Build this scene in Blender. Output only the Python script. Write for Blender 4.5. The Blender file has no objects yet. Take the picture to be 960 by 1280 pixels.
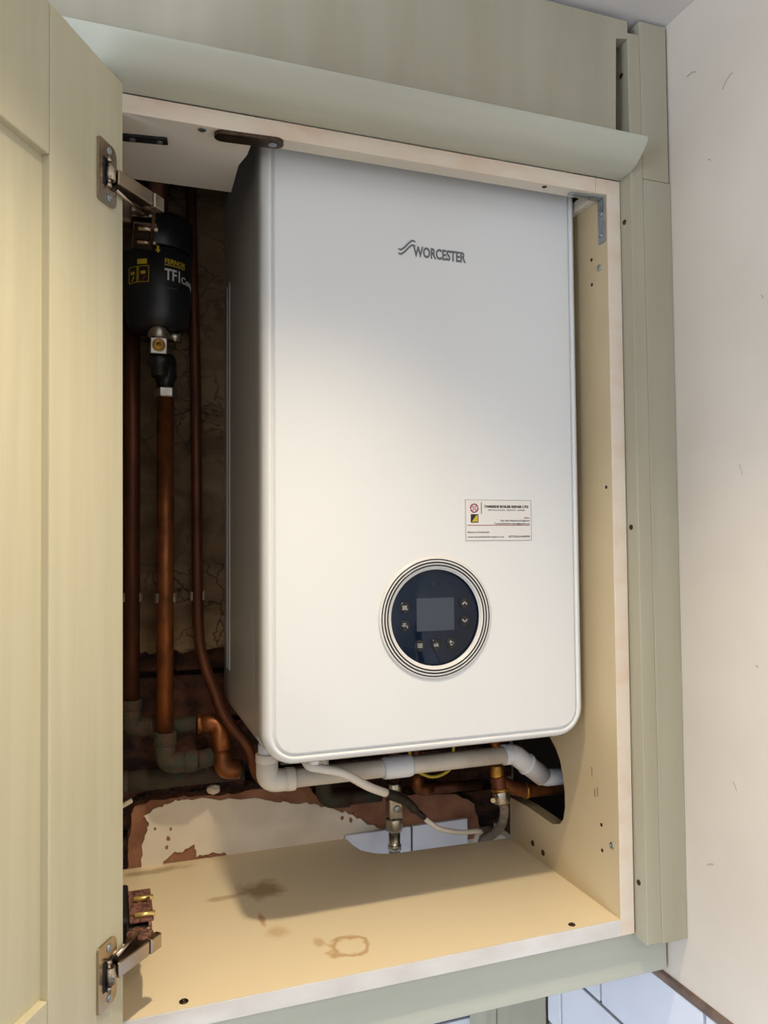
import bpy, bmesh, math, random
from mathutils import Vector, Matrix
random.seed(7)
SC = bpy.context.scene
COL = SC.collection

# ------------------------------------------------------------------ camera
def make_camera():
    cam = bpy.data.cameras.new('camera'); o = bpy.data.objects.new('camera', cam); COL.objects.link(o)
    cam.sensor_fit = 'VERTICAL'; cam.sensor_height = 36.0
    cam.lens = 965.117 / 1280 * 36.0
    cam.clip_start = 0.02
    yaw, pitch, roll = 0.3432, 0.0393, -0.0076
    f = Vector((math.sin(yaw)*math.cos(pitch), math.cos(yaw)*math.cos(pitch), math.sin(pitch)))
    r = Vector((math.cos(yaw), -math.sin(yaw), 0)); u = r.cross(f)
    r2 = r*math.cos(roll) + u*math.sin(roll); u2 = -r*math.sin(roll) + u*math.cos(roll)
    m = Matrix((r2, u2, -f)).transposed().to_4x4()
    m.translation = Vector((-0.5686, -0.7771, 0.4442))
    o.matrix_world = m
    SC.camera = o
make_camera()

# ------------------------------------------------------------------ light
SC.view_settings.view_transform = 'Standard'
SC.view_settings.look = 'None'
SC.view_settings.gamma = 1.0
SC.view_settings.use_curve_mapping = False
SC.view_settings.exposure = -0.35
SC.render.film_transparent = False

W = bpy.data.worlds.new('world'); SC.world = W; W.use_nodes = True
W.node_tree.nodes['Background'].inputs[0].default_value = (0.80, 0.90, 1.0, 1)
W.node_tree.nodes['Background'].inputs[1].default_value = 0.5

CEIL = 1.080; FLOOR = -1.40
WX = 0.0785          # right wall
WY = 0.356           # back wall
RX0, RY0 = -2.9, -3.0

def lamp(name, kind, loc, power, color, **kw):
    l = bpy.data.lights.new(name, kind); l.energy = power; l.color = color
    for k, v in kw.items(): setattr(l, k, v)
    o = bpy.data.objects.new(name, l); COL.objects.link(o); o.location = loc
    return o
# ceiling downlights of the kitchen (warm)
WARM = (1.0, 0.84, 0.60)
DOWN = [(-0.40, -0.335, 43.0), (-1.45, -0.80, 18.0), (-0.45, -1.50, 34.0), (-1.9, -2.1, 16.0)]
for i, (x, y, p) in enumerate(DOWN):
    o = lamp('downlight_lamp', 'SPOT', (x, y, CEIL-0.012), p, WARM, spot_size=math.radians(97 if i == 0 else 158), spot_blend=1.0, shadow_soft_size=0.020)
# daylight entering by the window in the left wall
o = lamp('window_daylight', 'AREA', (RX0+0.03, -1.55, 0.15), 118.0, (0.76, 0.90, 1.12), shape='RECTANGLE', size=1.3, size_y=1.5)
o.rotation_euler = (0, math.radians(-90), 0)

# ------------------------------------------------------------------ materials
def lin(c):
    return tuple(((v/255)/12.92 if v/255 <= 0.04045 else ((v/255+0.055)/1.055)**2.4) for v in c)
MATS = {}
def mat(name, rgb, rough=0.5, metal=0.0, rgb2=None, scale=(8, 8, 8), detail=6, contrast=(0.35, 0.65),
        bump=0.0, bscale=None, bdist=0.002, coat=0.0, rough2=None, spec=0.5, warp=0.0):
    m = bpy.data.materials.new(name); m.use_nodes = True; nt = m.node_tree; N = nt.nodes; L = nt.links
    b = N['Principled BSDF']
    c = lin(rgb)+(1,)
    b.inputs['Base Color'].default_value = c
    b.inputs['Roughness'].default_value = rough; b.inputs['Metallic'].default_value = metal
    b.inputs['Specular IOR Level'].default_value = spec
    if coat: b.inputs['Coat Weight'].default_value = coat; b.inputs['Coat Roughness'].default_value = 0.06
    tc = N.new('ShaderNodeTexCoord')
    def noise(sc, det, dist=0.0):
        mp = N.new('ShaderNodeMapping'); mp.inputs['Scale'].default_value = sc
        L.new(tc.outputs['Object'], mp.inputs['Vector'])
        n = N.new('ShaderNodeTexNoise'); n.inputs['Scale'].default_value = 1.0; n.inputs['Detail'].default_value = det
        n.inputs['Distortion'].default_value = dist
        L.new(mp.outputs[0], n.inputs['Vector']); return n
    if rgb2 is not None or rough2 is not None:
        n = noise(scale, detail, warp)
        rp = N.new('ShaderNodeMapRange'); rp.inputs[1].default_value = contrast[0]; rp.inputs[2].default_value = contrast[1]
        L.new(n.outputs['Fac'], rp.inputs[0])
        if rgb2 is not None:
            mx = N.new('ShaderNodeMix'); mx.data_type = 'RGBA'
            mx.inputs[6].default_value = c; mx.inputs[7].default_value = lin(rgb2)+(1,)
            L.new(rp.outputs[0], mx.inputs[0]); L.new(mx.outputs[2], b.inputs['Base Color'])
        if rough2 is not None:
            r2 = N.new('ShaderNodeMapRange'); r2.inputs[3].default_value = rough; r2.inputs[4].default_value = rough2
            L.new(rp.outputs[0], r2.inputs[0]); L.new(r2.outputs[0], b.inputs['Roughness'])
    if bump:
        n2 = noise(bscale or scale, 5)
        bp = N.new('ShaderNodeBump'); bp.inputs['Strength'].default_value = bump; bp.inputs['Distance'].default_value = bdist
        L.new(n2.outputs['Fac'], bp.inputs['Height']); L.new(bp.outputs[0], b.inputs['Normal'])
    MATS[name] = m
    return m
mat('wall_paint', (214, 203, 188), 0.75, rgb2=(206, 194, 178), scale=(5, 5, 5), bump=0.25, bscale=(26, 26, 26), bdist=0.003)
mat('wall_scuff', (176, 164, 148), 0.9)
mat('ceiling_paint', (226, 220, 216), 0.8, rgb2=(216, 210, 206), scale=(3, 3, 3), bump=0.2, bscale=(30, 30, 30))
mat('floor_tile', (150, 150, 150), 0.45, rgb2=(140, 140, 141), scale=(3, 30, 3))
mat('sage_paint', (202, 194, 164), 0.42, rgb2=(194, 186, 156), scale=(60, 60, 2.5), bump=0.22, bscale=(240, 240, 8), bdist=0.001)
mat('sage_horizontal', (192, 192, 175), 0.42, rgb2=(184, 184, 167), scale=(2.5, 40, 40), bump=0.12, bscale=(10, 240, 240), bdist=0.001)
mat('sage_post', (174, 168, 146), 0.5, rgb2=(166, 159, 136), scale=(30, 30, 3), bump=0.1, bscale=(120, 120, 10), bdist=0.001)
mat('melamine', (206, 186, 148), 0.38, rgb2=(199, 178, 140), scale=(6, 6, 6), bump=0.03, bscale=(300, 300, 300), bdist=0.0005)
mat('melamine_pale', (226, 216, 200), 0.5, rgb2=(216, 206, 190), scale=(5, 5, 5))
mat('edge_cream', (230, 216, 196), 0.5, rgb2=(222, 190, 160), scale=(14, 30, 30), contrast=(0.45, 0.85), bump=0.2, bscale=(60, 200, 200), bdist=0.0008)
mat('edge_white', (228, 224, 218), 0.45, rgb2=(214, 208, 200), scale=(14, 30, 30), bump=0.2, bscale=(60, 200, 200), bdist=0.0008)
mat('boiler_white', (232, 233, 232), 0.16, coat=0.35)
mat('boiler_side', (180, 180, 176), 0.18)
mat('boiler_plastic', (240, 240, 238), 0.25)
mat('underside_dark', (58, 56, 54), 0.6, rgb2=(40, 38, 36), scale=(30, 30, 30))
mat('seam_dark', (120, 120, 118), 0.5)
mat('ring_dark', (38, 38, 42), 0.25)
mat('ring_white', (226, 224, 220), 0.22)
mat('display_glass', (10, 24, 44), 0.06, spec=0.35)
mat('screen_grey', (62, 72, 84), 0.15, spec=0.3)
mat('button_black', (14, 16, 20), 0.12)
mat('icon_grey', (176, 176, 176), 0.5)
mat('logo_grey', (112, 114, 116), 0.4)
mat('card_white', (232, 230, 226), 0.5)
mat('print_black', (34, 34, 38), 0.6)
mat('print_grey', (96, 96, 98), 0.6)
mat('print_red', (150, 36, 52), 0.6)
mat('print_yellow', (206, 178, 40), 0.6)
mat('print_white', (214, 214, 210), 0.6)
mat('black_plastic', (24, 24, 27), 0.34, rgb2=(30, 30, 34), scale=(20, 20, 20))
mat('black_matte', (16, 16, 18), 0.6)
mat('copper_dull', (112, 64, 40), 0.42, metal=0.6, rgb2=(80, 48, 32), scale=(40, 40, 9), rough2=0.55)
mat('copper_bright', (150, 90, 48), 0.36, metal=0.7, rgb2=(108, 66, 38), scale=(50, 50, 30), rough2=0.5)
mat('copper_dirty', (66, 48, 36), 0.75, metal=0.2, rgb2=(60, 62, 50), scale=(40, 40, 40), contrast=(0.4, 0.6), bump=0.4, bscale=(160, 160, 160), bdist=0.002)
mat('flux_fitting', (74, 56, 40), 0.8, metal=0.1, rgb2=(54, 58, 46), scale=(70, 70, 70), contrast=(0.45, 0.6), bump=0.9, bscale=(150, 150, 150), bdist=0.003)
mat('brass', (196, 148, 70), 0.35, metal=0.9, rgb2=(150, 108, 52), scale=(80, 80, 80))
mat('nickel', (190, 184, 172), 0.25, metal=0.95, rgb2=(160, 152, 140), scale=(60, 60, 60))
mat('hinge_nickel', (186, 172, 154), 0.24, metal=1.0, rgb2=(168, 152, 134), scale=(30, 30, 30))
mat('hinge_dark', (96, 78, 64), 0.35, metal=0.9, rgb2=(62, 48, 40), scale=(60, 60, 60))
mat('rust', (134, 92, 78), 0.75, metal=0.3, rgb2=(74, 46, 38), scale=(300, 300, 300), contrast=(0.42, 0.58), bump=0.5, bscale=(400, 400, 400), bdist=0.001)
mat('brass_bit', (226, 196, 120), 0.3, metal=0.8)
mat('zinc', (176, 182, 186), 0.38, metal=0.85, rgb2=(150, 156, 160), scale=(80, 80, 80))
mat('screw_dark', (86, 66, 46), 0.4, metal=0.8, rgb2=(50, 40, 30), scale=(400, 400, 400))
mat('hole_dark', (38, 28, 20), 0.9)
mat('pvc_white', (222, 216, 204), 0.38, rgb2=(206, 198, 184), scale=(20, 20, 20))
mat('pvc_dim', (150, 138, 116), 0.6, rgb2=(116, 104, 86), scale=(90, 90, 90))  # white clip plastic, its dimness put into the colour
mat('pvc_grey', (222, 224, 228), 0.4)
mat('cable_white', (220, 214, 204), 0.45)
mat('tape_black', (10, 10, 10), 0.5, bump=0.5, bscale=(200, 200, 200))
mat('wire_yellow', (204, 184, 60), 0.45)
mat('hose_grey', (150, 140, 128), 0.5, rgb2=(110, 100, 92), scale=(100, 100, 100))
mat('plaster_brown', (132, 108, 78), 0.95, rgb2=(94, 72, 50), scale=(9, 9, 16), contrast=(0.35, 0.7), bump=0.8, bscale=(38, 38, 60), bdist=0.006, warp=1.2)
mat('plaster_bare', (158, 112, 84), 0.95, rgb2=(128, 86, 64), scale=(26, 26, 26), bump=0.6, bscale=(90, 90, 90), bdist=0.004)
mat('plaster_white', (232, 222, 204), 0.7, rgb2=(222, 210, 190), scale=(20, 20, 20), bump=0.15, bscale=(60, 60, 60))
mat('brick_red', (100, 62, 46), 0.97, rgb2=(52, 38, 32), scale=(26, 26, 40), contrast=(0.4, 0.62), bump=1.0, bscale=(90, 90, 90), bdist=0.006)
mat('mortar', (84, 68, 54), 0.98, rgb2=(52, 42, 36), scale=(30, 30, 30), bump=0.9, bscale=(100, 100, 100), bdist=0.008)
mat('rubble', (104, 84, 64), 0.95, rgb2=(60, 48, 40), scale=(60, 60, 60), bump=0.9, bscale=(200, 200, 200), bdist=0.004)
mat('stone_pale', (214, 198, 178), 0.9, bump=0.6, bscale=(140, 140, 140), bdist=0.003)
mat('tile_white', (222, 224, 230), 0.16, rgb2=(212, 214, 222), scale=(8, 8, 8))
mat('grout_dark', (60, 58, 60), 0.9)
mat('tile_trim_metal', (150, 128, 112), 0.35, metal=0.7, rgb2=(120, 100, 88), scale=(40, 40, 40))
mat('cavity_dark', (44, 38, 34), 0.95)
mat('chrome_ring', (210, 210, 210), 0.2, metal=1.0)

def crack_plaster():
    """hairline cracks in the old plaster"""
    m = MATS['plaster_brown']; nt = m.node_tree; N = nt.nodes; L = nt.links; b = N['Principled BSDF']
    src = b.inputs['Base Color'].links[0].from_socket
    geo = N.new('ShaderNodeNewGeometry'); nz = N.new('ShaderNodeTexNoise'); nz.inputs['Scale'].default_value = 14; nz.inputs['Detail'].default_value = 5
    L.new(geo.outputs['Position'], nz.inputs['Vector'])
    vm = N.new('ShaderNodeVectorMath'); vm.operation = 'MULTIPLY_ADD'; vm.inputs[1].default_value = (0.12, 0.12, 0.12)
    L.new(nz.outputs['Color'], vm.inputs[0]); L.new(geo.outputs['Position'], vm.inputs[2])
    vo = N.new('ShaderNodeTexVoronoi'); vo.feature = 'DISTANCE_TO_EDGE'; vo.inputs['Scale'].default_value = 22
    L.new(vm.outputs[0], vo.inputs['Vector'])
    mr = N.new('ShaderNodeMapRange'); mr.inputs[1].default_value = 0.0; mr.inputs[2].default_value = 0.05; mr.inputs[3].default_value = 0.85; mr.inputs[4].default_value = 0.0
    L.new(vo.outputs['Distance'], mr.inputs[0])
    n2 = N.new('ShaderNodeTexNoise'); n2.inputs['Scale'].default_value = 9; L.new(geo.outputs['Position'], n2.inputs['Vector'])
    m2 = N.new('ShaderNodeMapRange'); m2.inputs[1].default_value = 0.45; m2.inputs[2].default_value = 0.6; L.new(n2.outputs['Fac'], m2.inputs[0])
    mu = N.new('ShaderNodeMath'); mu.operation = 'MULTIPLY'; L.new(mr.outputs[0], mu.inputs[0]); L.new(m2.outputs[0], mu.inputs[1])
    mx = N.new('ShaderNodeMix'); mx.data_type = 'RGBA'; mx.inputs[7].default_value = lin((34, 26, 18))+(1,)
    L.new(src, mx.inputs[6]); L.new(mu.outputs[0], mx.inputs[0]); L.new(mx.outputs[2], b.inputs['Base Color'])
crack_plaster()

def stain_shelf():
    """melamine shelf: faint brown water stains with shapes of their own"""
    m = mat('melamine_stained', (242, 224, 188), 0.36); nt = m.node_tree; N = nt.nodes; L = nt.links
    b = N['Principled BSDF']; geo = N.new('ShaderNodeNewGeometry')
    nz = N.new('ShaderNodeTexNoise'); nz.inputs['Scale'].default_value = 38; nz.inputs['Detail'].default_value = 6
    L.new(geo.outputs['Position'], nz.inputs['Vector'])
    col = None
    base = lin((242, 224, 188))+(1,)
    prev = None
    def blob(cx, cy, rx, ry, colr, amt, ring=False, tight=0.35):
        nonlocal prev
        mp = N.new('ShaderNodeMapping'); mp.vector_type = 'POINT'
        mp.inputs['Location'].default_value = (-cx/rx, -cy/ry, 0); mp.inputs['Scale'].default_value = (1/rx, 1/ry, 0)
        L.new(geo.outputs['Position'], mp.inputs['Vector'])
        ln = N.new('ShaderNodeVectorMath'); ln.operation = 'LENGTH'; L.new(mp.outputs[0], ln.inputs[0])
        ad = N.new('ShaderNodeMath'); ad.operation = 'MULTIPLY_ADD'; ad.inputs[1].default_value = 1.7; ad.inputs[2].default_value = -0.85
        L.new(nz.outputs['Fac'], ad.inputs[0])
        sm = N.new('ShaderNodeMath'); sm.operation = 'ADD'; L.new(ln.outputs['Value'], sm.inputs[0]); L.new(ad.outputs[0], sm.inputs[1])
        src = sm.outputs[0]
        if ring:
            sb = N.new('ShaderNodeMath'); sb.operation = 'SUBTRACT'; sb.inputs[1].default_value = 1.0; L.new(src, sb.inputs[0])
            ab = N.new('ShaderNodeMath'); ab.operation = 'ABSOLUTE'; L.new(sb.outputs[0], ab.inputs[0]); src = ab.outputs[0]
        mr = N.new('ShaderNodeMapRange'); mr.inputs[1].default_value = 0.05 if ring else 0.4; mr.inputs[2].default_value = (0.05+tight) if ring else 1.1
        mr.inputs[3].default_value = amt; mr.inputs[4].default_value = 0.0
        L.new(src, mr.inputs[0])
        mx = N.new('ShaderNodeMix'); mx.data_type = 'RGBA'; mx.inputs[7].default_value = lin(colr)+(1,)
        if prev is None: mx.inputs[6].default_value = base
        else: L.new(prev, mx.inputs[6])
        L.new(mr.outputs[0], mx.inputs[0]); prev = mx.outputs[2]
    blob(-0.378, 0.226, 0.030, 0.030, (150, 112, 50), 0.75)
    blob(-0.430, 0.222, 0.030, 0.008, (160, 122, 60), 0.5)
    blob(-0.395, 0.150, 0.004, 0.022, (190, 130, 50), 0.7)
    blob(-0.383, 0.112, 0.014, 0.018, (196, 142, 66), 0.4)
    blob(-0.318, 0.055, 0.020, 0.020, (186, 132, 60), 0.6, ring=True, tight=0.22)
    blob(-0.500, 0.335, 0.050, 0.010, (150, 130, 70), 0.6)
    blob(-0.345, 0.075, 0.008, 0.012, (190, 136, 64), 0.45)
    L.new(prev, b.inputs['Base Color'])
stain_shelf()

# ------------------------------------------------------------------ mesh helpers
def new_bm(): return bmesh.new()
def add_box(bm, x0, x1, y0, y1, z0, z1, bev=0.0, M=None):
    vs = [bm.verts.new(Vector((x, y, z))) for x in (x0, x1) for y in (y0, y1) for z in (z0, z1)]
    F = [(0, 1, 3, 2), (4, 6, 7, 5), (0, 4, 5, 1), (2, 3, 7, 6), (0, 2, 6, 4), (1, 5, 7, 3)]
    fs = [bm.faces.new([vs[i] for i in f]) for f in F]
    if bev > 0:
        es = list({e for f in fs for e in f.edges})
        r = bmesh.ops.bevel(bm, geom=es, offset=bev, segments=2, profile=0.5, affect='EDGES')
        vs = list({v for f in r['faces'] for v in f.verts} | {v for v in vs if v.is_valid})
    if M is not None:
        for v in vs: v.co = M @ v.co
    return vs
def add_prism(bm, pts, axis, a0, a1, M=None, clip=True):
    """polygon pts (2-D) extruded along axis: 'x' -> pts are (y,z), 'y' -> (x,z), 'z' -> (x,y)"""
    def P(p, a):
        v = {'x': (a, p[0], p[1]), 'y': (p[0], a, p[1]), 'z': (p[0], p[1], a)}[axis]
        v = Vector(v); return M @ v if M is not None else v
    A = [bm.verts.new(P(p, a0)) for p in pts]; B = [bm.verts.new(P(p, a1)) for p in pts]
    n = len(pts)
    for i in range(n):
        bm.faces.new((A[i], A[(i+1) % n], B[(i+1) % n], B[i]))
    f1 = bm.faces.new(A); f2 = bm.faces.new(list(reversed(B)))
    f1.normal_update(); f2.normal_update()
    bmesh.ops.triangulate(bm, faces=[f1, f2], ngon_method='EAR_CLIP')
    return A+B
def fillet(pts, rad, n=6):
    pts = [Vector(p) for p in pts]; out = [pts[0]]
    for i in range(1, len(pts)-1):
        a, b, c = pts[i-1], pts[i], pts[i+1]
        d1 = (a-b); d2 = (c-b); r = min(rad, d1.length*0.48, d2.length*0.48)
        p = b+d1.normalized()*r; q = b+d2.normalized()*r
        for k in range(n+1):
            t = k/n; out.append(p*(1-t)**2+b*2*t*(1-t)+q*t*t)
    out.append(pts[-1]); return out
def smooth_path(pts, n=8):
    pts = [Vector(p) for p in pts]; P = [pts[0]*2-pts[1]]+pts+[pts[-1]*2-pts[-2]]; out = []
    for i in range(1, len(P)-2):
        p0, p1, p2, p3 = P[i-1:i+3]
        for k in range(n):
            t = k/n
            out.append(0.5*((2*p1)+(-p0+p2)*t+(2*p0-5*p1+4*p2-p3)*t*t+(-p0+3*p1-3*p2+p3)*t**3))
    out.append(pts[-1]); return out
def add_tube(bm, path, rad, seg=16, cap=True):
    path = [Vector(p) for p in path]; n = len(path)
    rads = rad if isinstance(rad, (list, tuple)) else [rad]*n
    t0 = (path[1]-path[0]).normalized()
    up = Vector((0, 0, 1)) if abs(t0.z) < 0.9 else Vector((0, 1, 0))
    nx = t0.cross(up).normalized(); rings = []
    for i in range(n):
        t = ((path[min(i+1, n-1)]-path[max(i-1, 0)])).normalized()
        nx = (nx-t*nx.dot(t)).normalized(); ny = t.cross(nx)
        rings.append([bm.verts.new(path[i]+(nx*math.cos(2*math.pi*k/seg)+ny*math.sin(2*math.pi*k/seg))*rads[i]) for k in range(seg)])
    for i in range(n-1):
        for k in range(seg):
            f = bm.faces.new((rings[i][k], rings[i][(k+1) % seg], rings[i+1][(k+1) % seg], rings[i+1][k])); f.smooth = True
    if cap:
        bm.faces.new(list(reversed(rings[0]))); bm.faces.new(rings[-1])
def add_lathe(bm, prof, origin, axis='z', seg=40, cap=True):
    """prof: list of (radius, height)"""
    o = Vector(origin)
    def P(r, h, a):
        c, s = math.cos(a)*r, math.sin(a)*r
        return o+Vector({'z': (c, s, h), 'y': (c, h, s), 'x': (h, c, s)}[axis])
    R = [[bm.verts.new(P(r, h, 2*math.pi*k/seg)) for k in range(seg)] for r, h in prof]
    for i in range(len(R)-1):
        for k in range(seg):
            f = bm.faces.new((R[i][k], R[i][(k+1) % seg], R[i+1][(k+1) % seg], R[i+1][k])); f.smooth = True
    if cap:
        bm.faces.new(R[0]); bm.faces.new(R[-1])
def add_hex(bm, origin, r, h, axis='z'):
    add_lathe(bm, [(r*0.92, 0), (r, h*0.12), (r, h*0.88), (r*0.92, h)], origin, axis, seg=6)
    for f in bm.faces: f.smooth = False
def obj(name, bm, m, parent=None, smooth_angle=None):
    bmesh.ops.recalc_face_normals(bm, faces=bm.faces[:])
    me = bpy.data.meshes.new(name); bm.to_mesh(me); bm.free()
    me.materials.append(MATS[m] if isinstance(m, str) else m)
    o = bpy.data.objects.new(name, me); COL.objects.link(o)
    if parent is not None:
        o.parent = parent
        if parent.type == 'EMPTY': o.location = -parent.location
    if smooth_angle:
        for p in me.polygons: p.use_smooth = True
        me.set_sharp_from_angle(angle=math.radians(smooth_angle))
    return o
def rebase(o):
    """origin of a one-mesh thing at the middle of its base"""
    vs = [v.co for v in o.data.vertices]
    lo = [min(v[i] for v in vs) for i in range(3)]; hi = [max(v[i] for v in vs) for i in range(3)]
    b = Vector(((lo[0]+hi[0])/2, (lo[1]+hi[1])/2, lo[2]))
    for v in o.data.vertices: v.co -= b
    o.location = b
    for ch in o.children: ch.location = -b
    return o
def tag(o, label, cat, group=None):
    o['label'] = label; o['category'] = cat
    if group: o['group'] = group
    return o
def thing(name, label, cat, loc, group=None):
    o = bpy.data.objects.new(name, None); COL.objects.link(o); o.location = loc; o.empty_display_size = 0.05
    return tag(o, label, cat, group)
def struct(name, bm, m, parent=None):
    o = obj(name, bm, m, parent); 
    if parent is None: o['kind'] = 'structure'
    return o
def box_obj(name, dims, m, parent=None, bev=0.0, **kw):
    bm = new_bm(); add_box(bm, *dims, bev=bev); return obj(name, bm, m, parent, **kw)
def text_bm(body, size, align='LEFT', depth=0.0003, bold=0.0, spacing=1.0):
    cu = bpy.data.curves.new('txt', 'FONT'); cu.body = body; cu.size = size; cu.align_x = align; cu.align_y = 'BOTTOM_BASELINE'
    cu.extrude = depth; cu.offset = bold; cu.space_character = spacing; cu.resolution_u = 3
    to = bpy.data.objects.new('txt', cu); COL.objects.link(to)
    dg = bpy.context.evaluated_depsgraph_get(); me = bpy.data.meshes.new_from_object(to.evaluated_get(dg))
    bm = new_bm(); bm.from_mesh(me); bpy.data.meshes.remove(me); bpy.data.objects.remove(to); bpy.data.curves.remove(cu)
    return bm
def bm_width(bm):
    xs = [v.co.x for v in bm.verts]; return max(xs)-min(xs)
def front_text(name, body, x, z, y, height, m, parent, align='LEFT', width=None, bold=0.0, spacing=1.0):
    """flat lettering on a plane facing -y; height = cap height"""
    bm = text_bm(body, height/0.69, align, 0.0002, bold, spacing)
    if width:
        s = width/bm_width(bm)
        for v in bm.verts: v.co.x *= s
    for v in bm.verts: v.co = Vector((x+v.co.x, y-v.co.z, z+v.co.y))
    return obj(name, bm, m, parent)
def merge_bm(dst, src):
    me = bpy.data.meshes.new('t'); src.to_mesh(me); src.free(); dst.from_mesh(me); bpy.data.meshes.remove(me)

T = 0.0185; H = 0.8645; CL = -0.564    # board thickness, inner height, inner left

# ------------------------------------------------------------------ the room
def build_room():
    struct('floor', (lambda b: (add_box(b, RX0, WX+0.1, RY0-0.1, WY+0.2, FLOOR-0.05, FLOOR), b)[1])(new_bm()), 'floor_tile')
    struct('ceiling', (lambda b: (add_box(b, RX0-0.1, WX+0.1, RY0-0.1, WY+0.2, CEIL, CEIL+0.05), b)[1])(new_bm()), 'ceiling_paint')
    # right wall: plaster above the tile trim, recessed board behind the tiles
    bm = new_bm(); add_box(bm, WX, WX+0.1, RY0-0.1, WY+0.2, -0.094, CEIL)
    add_box(bm, WX+0.006, WX+0.1, RY0-0.1, WY+0.2, FLOOR, -0.094)
    wr = struct('wall_right', bm, 'wall_paint')
    bm = new_bm(); add_box(bm, WX-0.006, WX-0.0005, 0.075, WY+0.03, 0.0, 0.32, bev=0.002); obj('cavity_dark_lining', bm, 'cavity_dark', wr)  # dark grey lining, added to darken the cavity behind the panel hole
    bm = new_bm(); add_box(bm, WX+0.003, WX+0.0058, RY0, 0.2925, -0.93, -0.0945); obj('grout_bed', bm, 'grout_dark', wr)
    bm = new_bm(); add_box(bm, WX-0.005, WX+0.004, RY0, 0.29, -0.0955, -0.0845, bev=0.002); obj('tile_trim', bm, 'tile_trim_metal', wr)
    rnd = random.Random(12)
    for y, z, l, a in ((-0.060, 0.995, 0.016, 0.2), (-0.115, 0.955, 0.018, -0.6), (-0.085, 0.880, 0.004, 0.5), (-0.155, 0.700, 0.004, 0.9), (-0.12, 0.52, 0.012, 1.2), (-0.10, 0.175, 0.009, 1.0), (-0.135, 0.31, 0.004, 0.3), (-0.06, 0.075, 0.010, -0.4)):
        n = 6; up, dn = [], []
        for k in range(n):
            t = k/(n-1)-0.5; yy = y+l*t*math.cos(a); zz = z+l*t*math.sin(a)+0.12*l*math.cos(t*math.pi)+rnd.uniform(-.0004, .0004); w = 0.0006
            up.append((yy, zz+w)); dn.append((yy, zz-w))
        bm = new_bm(); add_prism(bm, up+dn[::-1], 'x', WX-0.0006, WX+0.0005); obj('scuff', bm, 'wall_scuff', wr)
    # wall tiles 200 x 100, laid in brick bond
    th, tl, g = 0.1015, 0.2, 0.0050
    row = 0; z1 = -0.0965
    while z1 > -0.5:
        off = 0.150 if row % 2 == 0 else 0.2504
        y1 = off+tl*2
        while y1 > -1.3:
            y0 = y1-tl+g; e1 = min(y1, 0.2905)
            if e1-y0 > 0.01:
                bm = new_bm(); add_box(bm, WX-0.003, WX+0.004, y0, e1, z1-th+g, z1, bev=0.0012); obj('tile', bm, 'tile_white', wr)
            y1 -= tl
        z1 -= th; row += 1
    # left wall with its window, and the wall behind the photographer
    bm = new_bm(); wy0, wy1, wz0, wz1 = -2.35, -0.75, -0.55, 0.85
    add_box(bm, RX0-0.1, RX0, RY0-0.1, wy0, FLOOR, CEIL); add_box(bm, RX0-0.1, RX0, wy1, WY+0.2, FLOOR, CEIL)
    add_box(bm, RX0-0.1, RX0, wy0, wy1, FLOOR, wz0); add_box(bm, RX0-0.1, RX0, wy0, wy1, wz1, CEIL)
    struct('wall_left', bm, 'ceiling_paint')
    struct('wall_front', (lambda b: (add_box(b, RX0, WX, RY0-0.1, RY0, FLOOR, CEIL), b)[1])(new_bm()), 'ceiling_paint')
    bm = new_bm()
    for a, b, c, d in ((wy0, wy0+0.05, wz0, wz1), (wy1-0.05, wy1, wz0, wz1), (wy0+0.05, wy1-0.05, wz0, wz0+0.05), (wy0+0.05, wy1-0.05, wz1-0.05, wz1), (-1.575, -1.525, wz0+0.05, wz1-0.05)):
        add_box(bm, RX0-0.08, RX0-0.03, a, b, c, d)
    struct('window_1', bm, 'pvc_grey')
build_room()

def ragged(pts, amp, sub, seed, closed_from=0, closed_to=None):
    """subdivide an open polyline and jitter it"""
    rnd = random.Random(seed); out = []
    for i in range(len(pts)-1):
        (x0, z0), (x1, z1) = pts[i], pts[i+1]
        for k in range(sub):
            t = k/sub; j = 0 if (i == 0 and k == 0) else 1
            out.append((x0+(x1-x0)*t+rnd.uniform(-amp, amp)*j*0.6, z0+(z1-z0)*t+rnd.uniform(-amp, amp)*j))
    out.append(pts[-1]); return out

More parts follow.
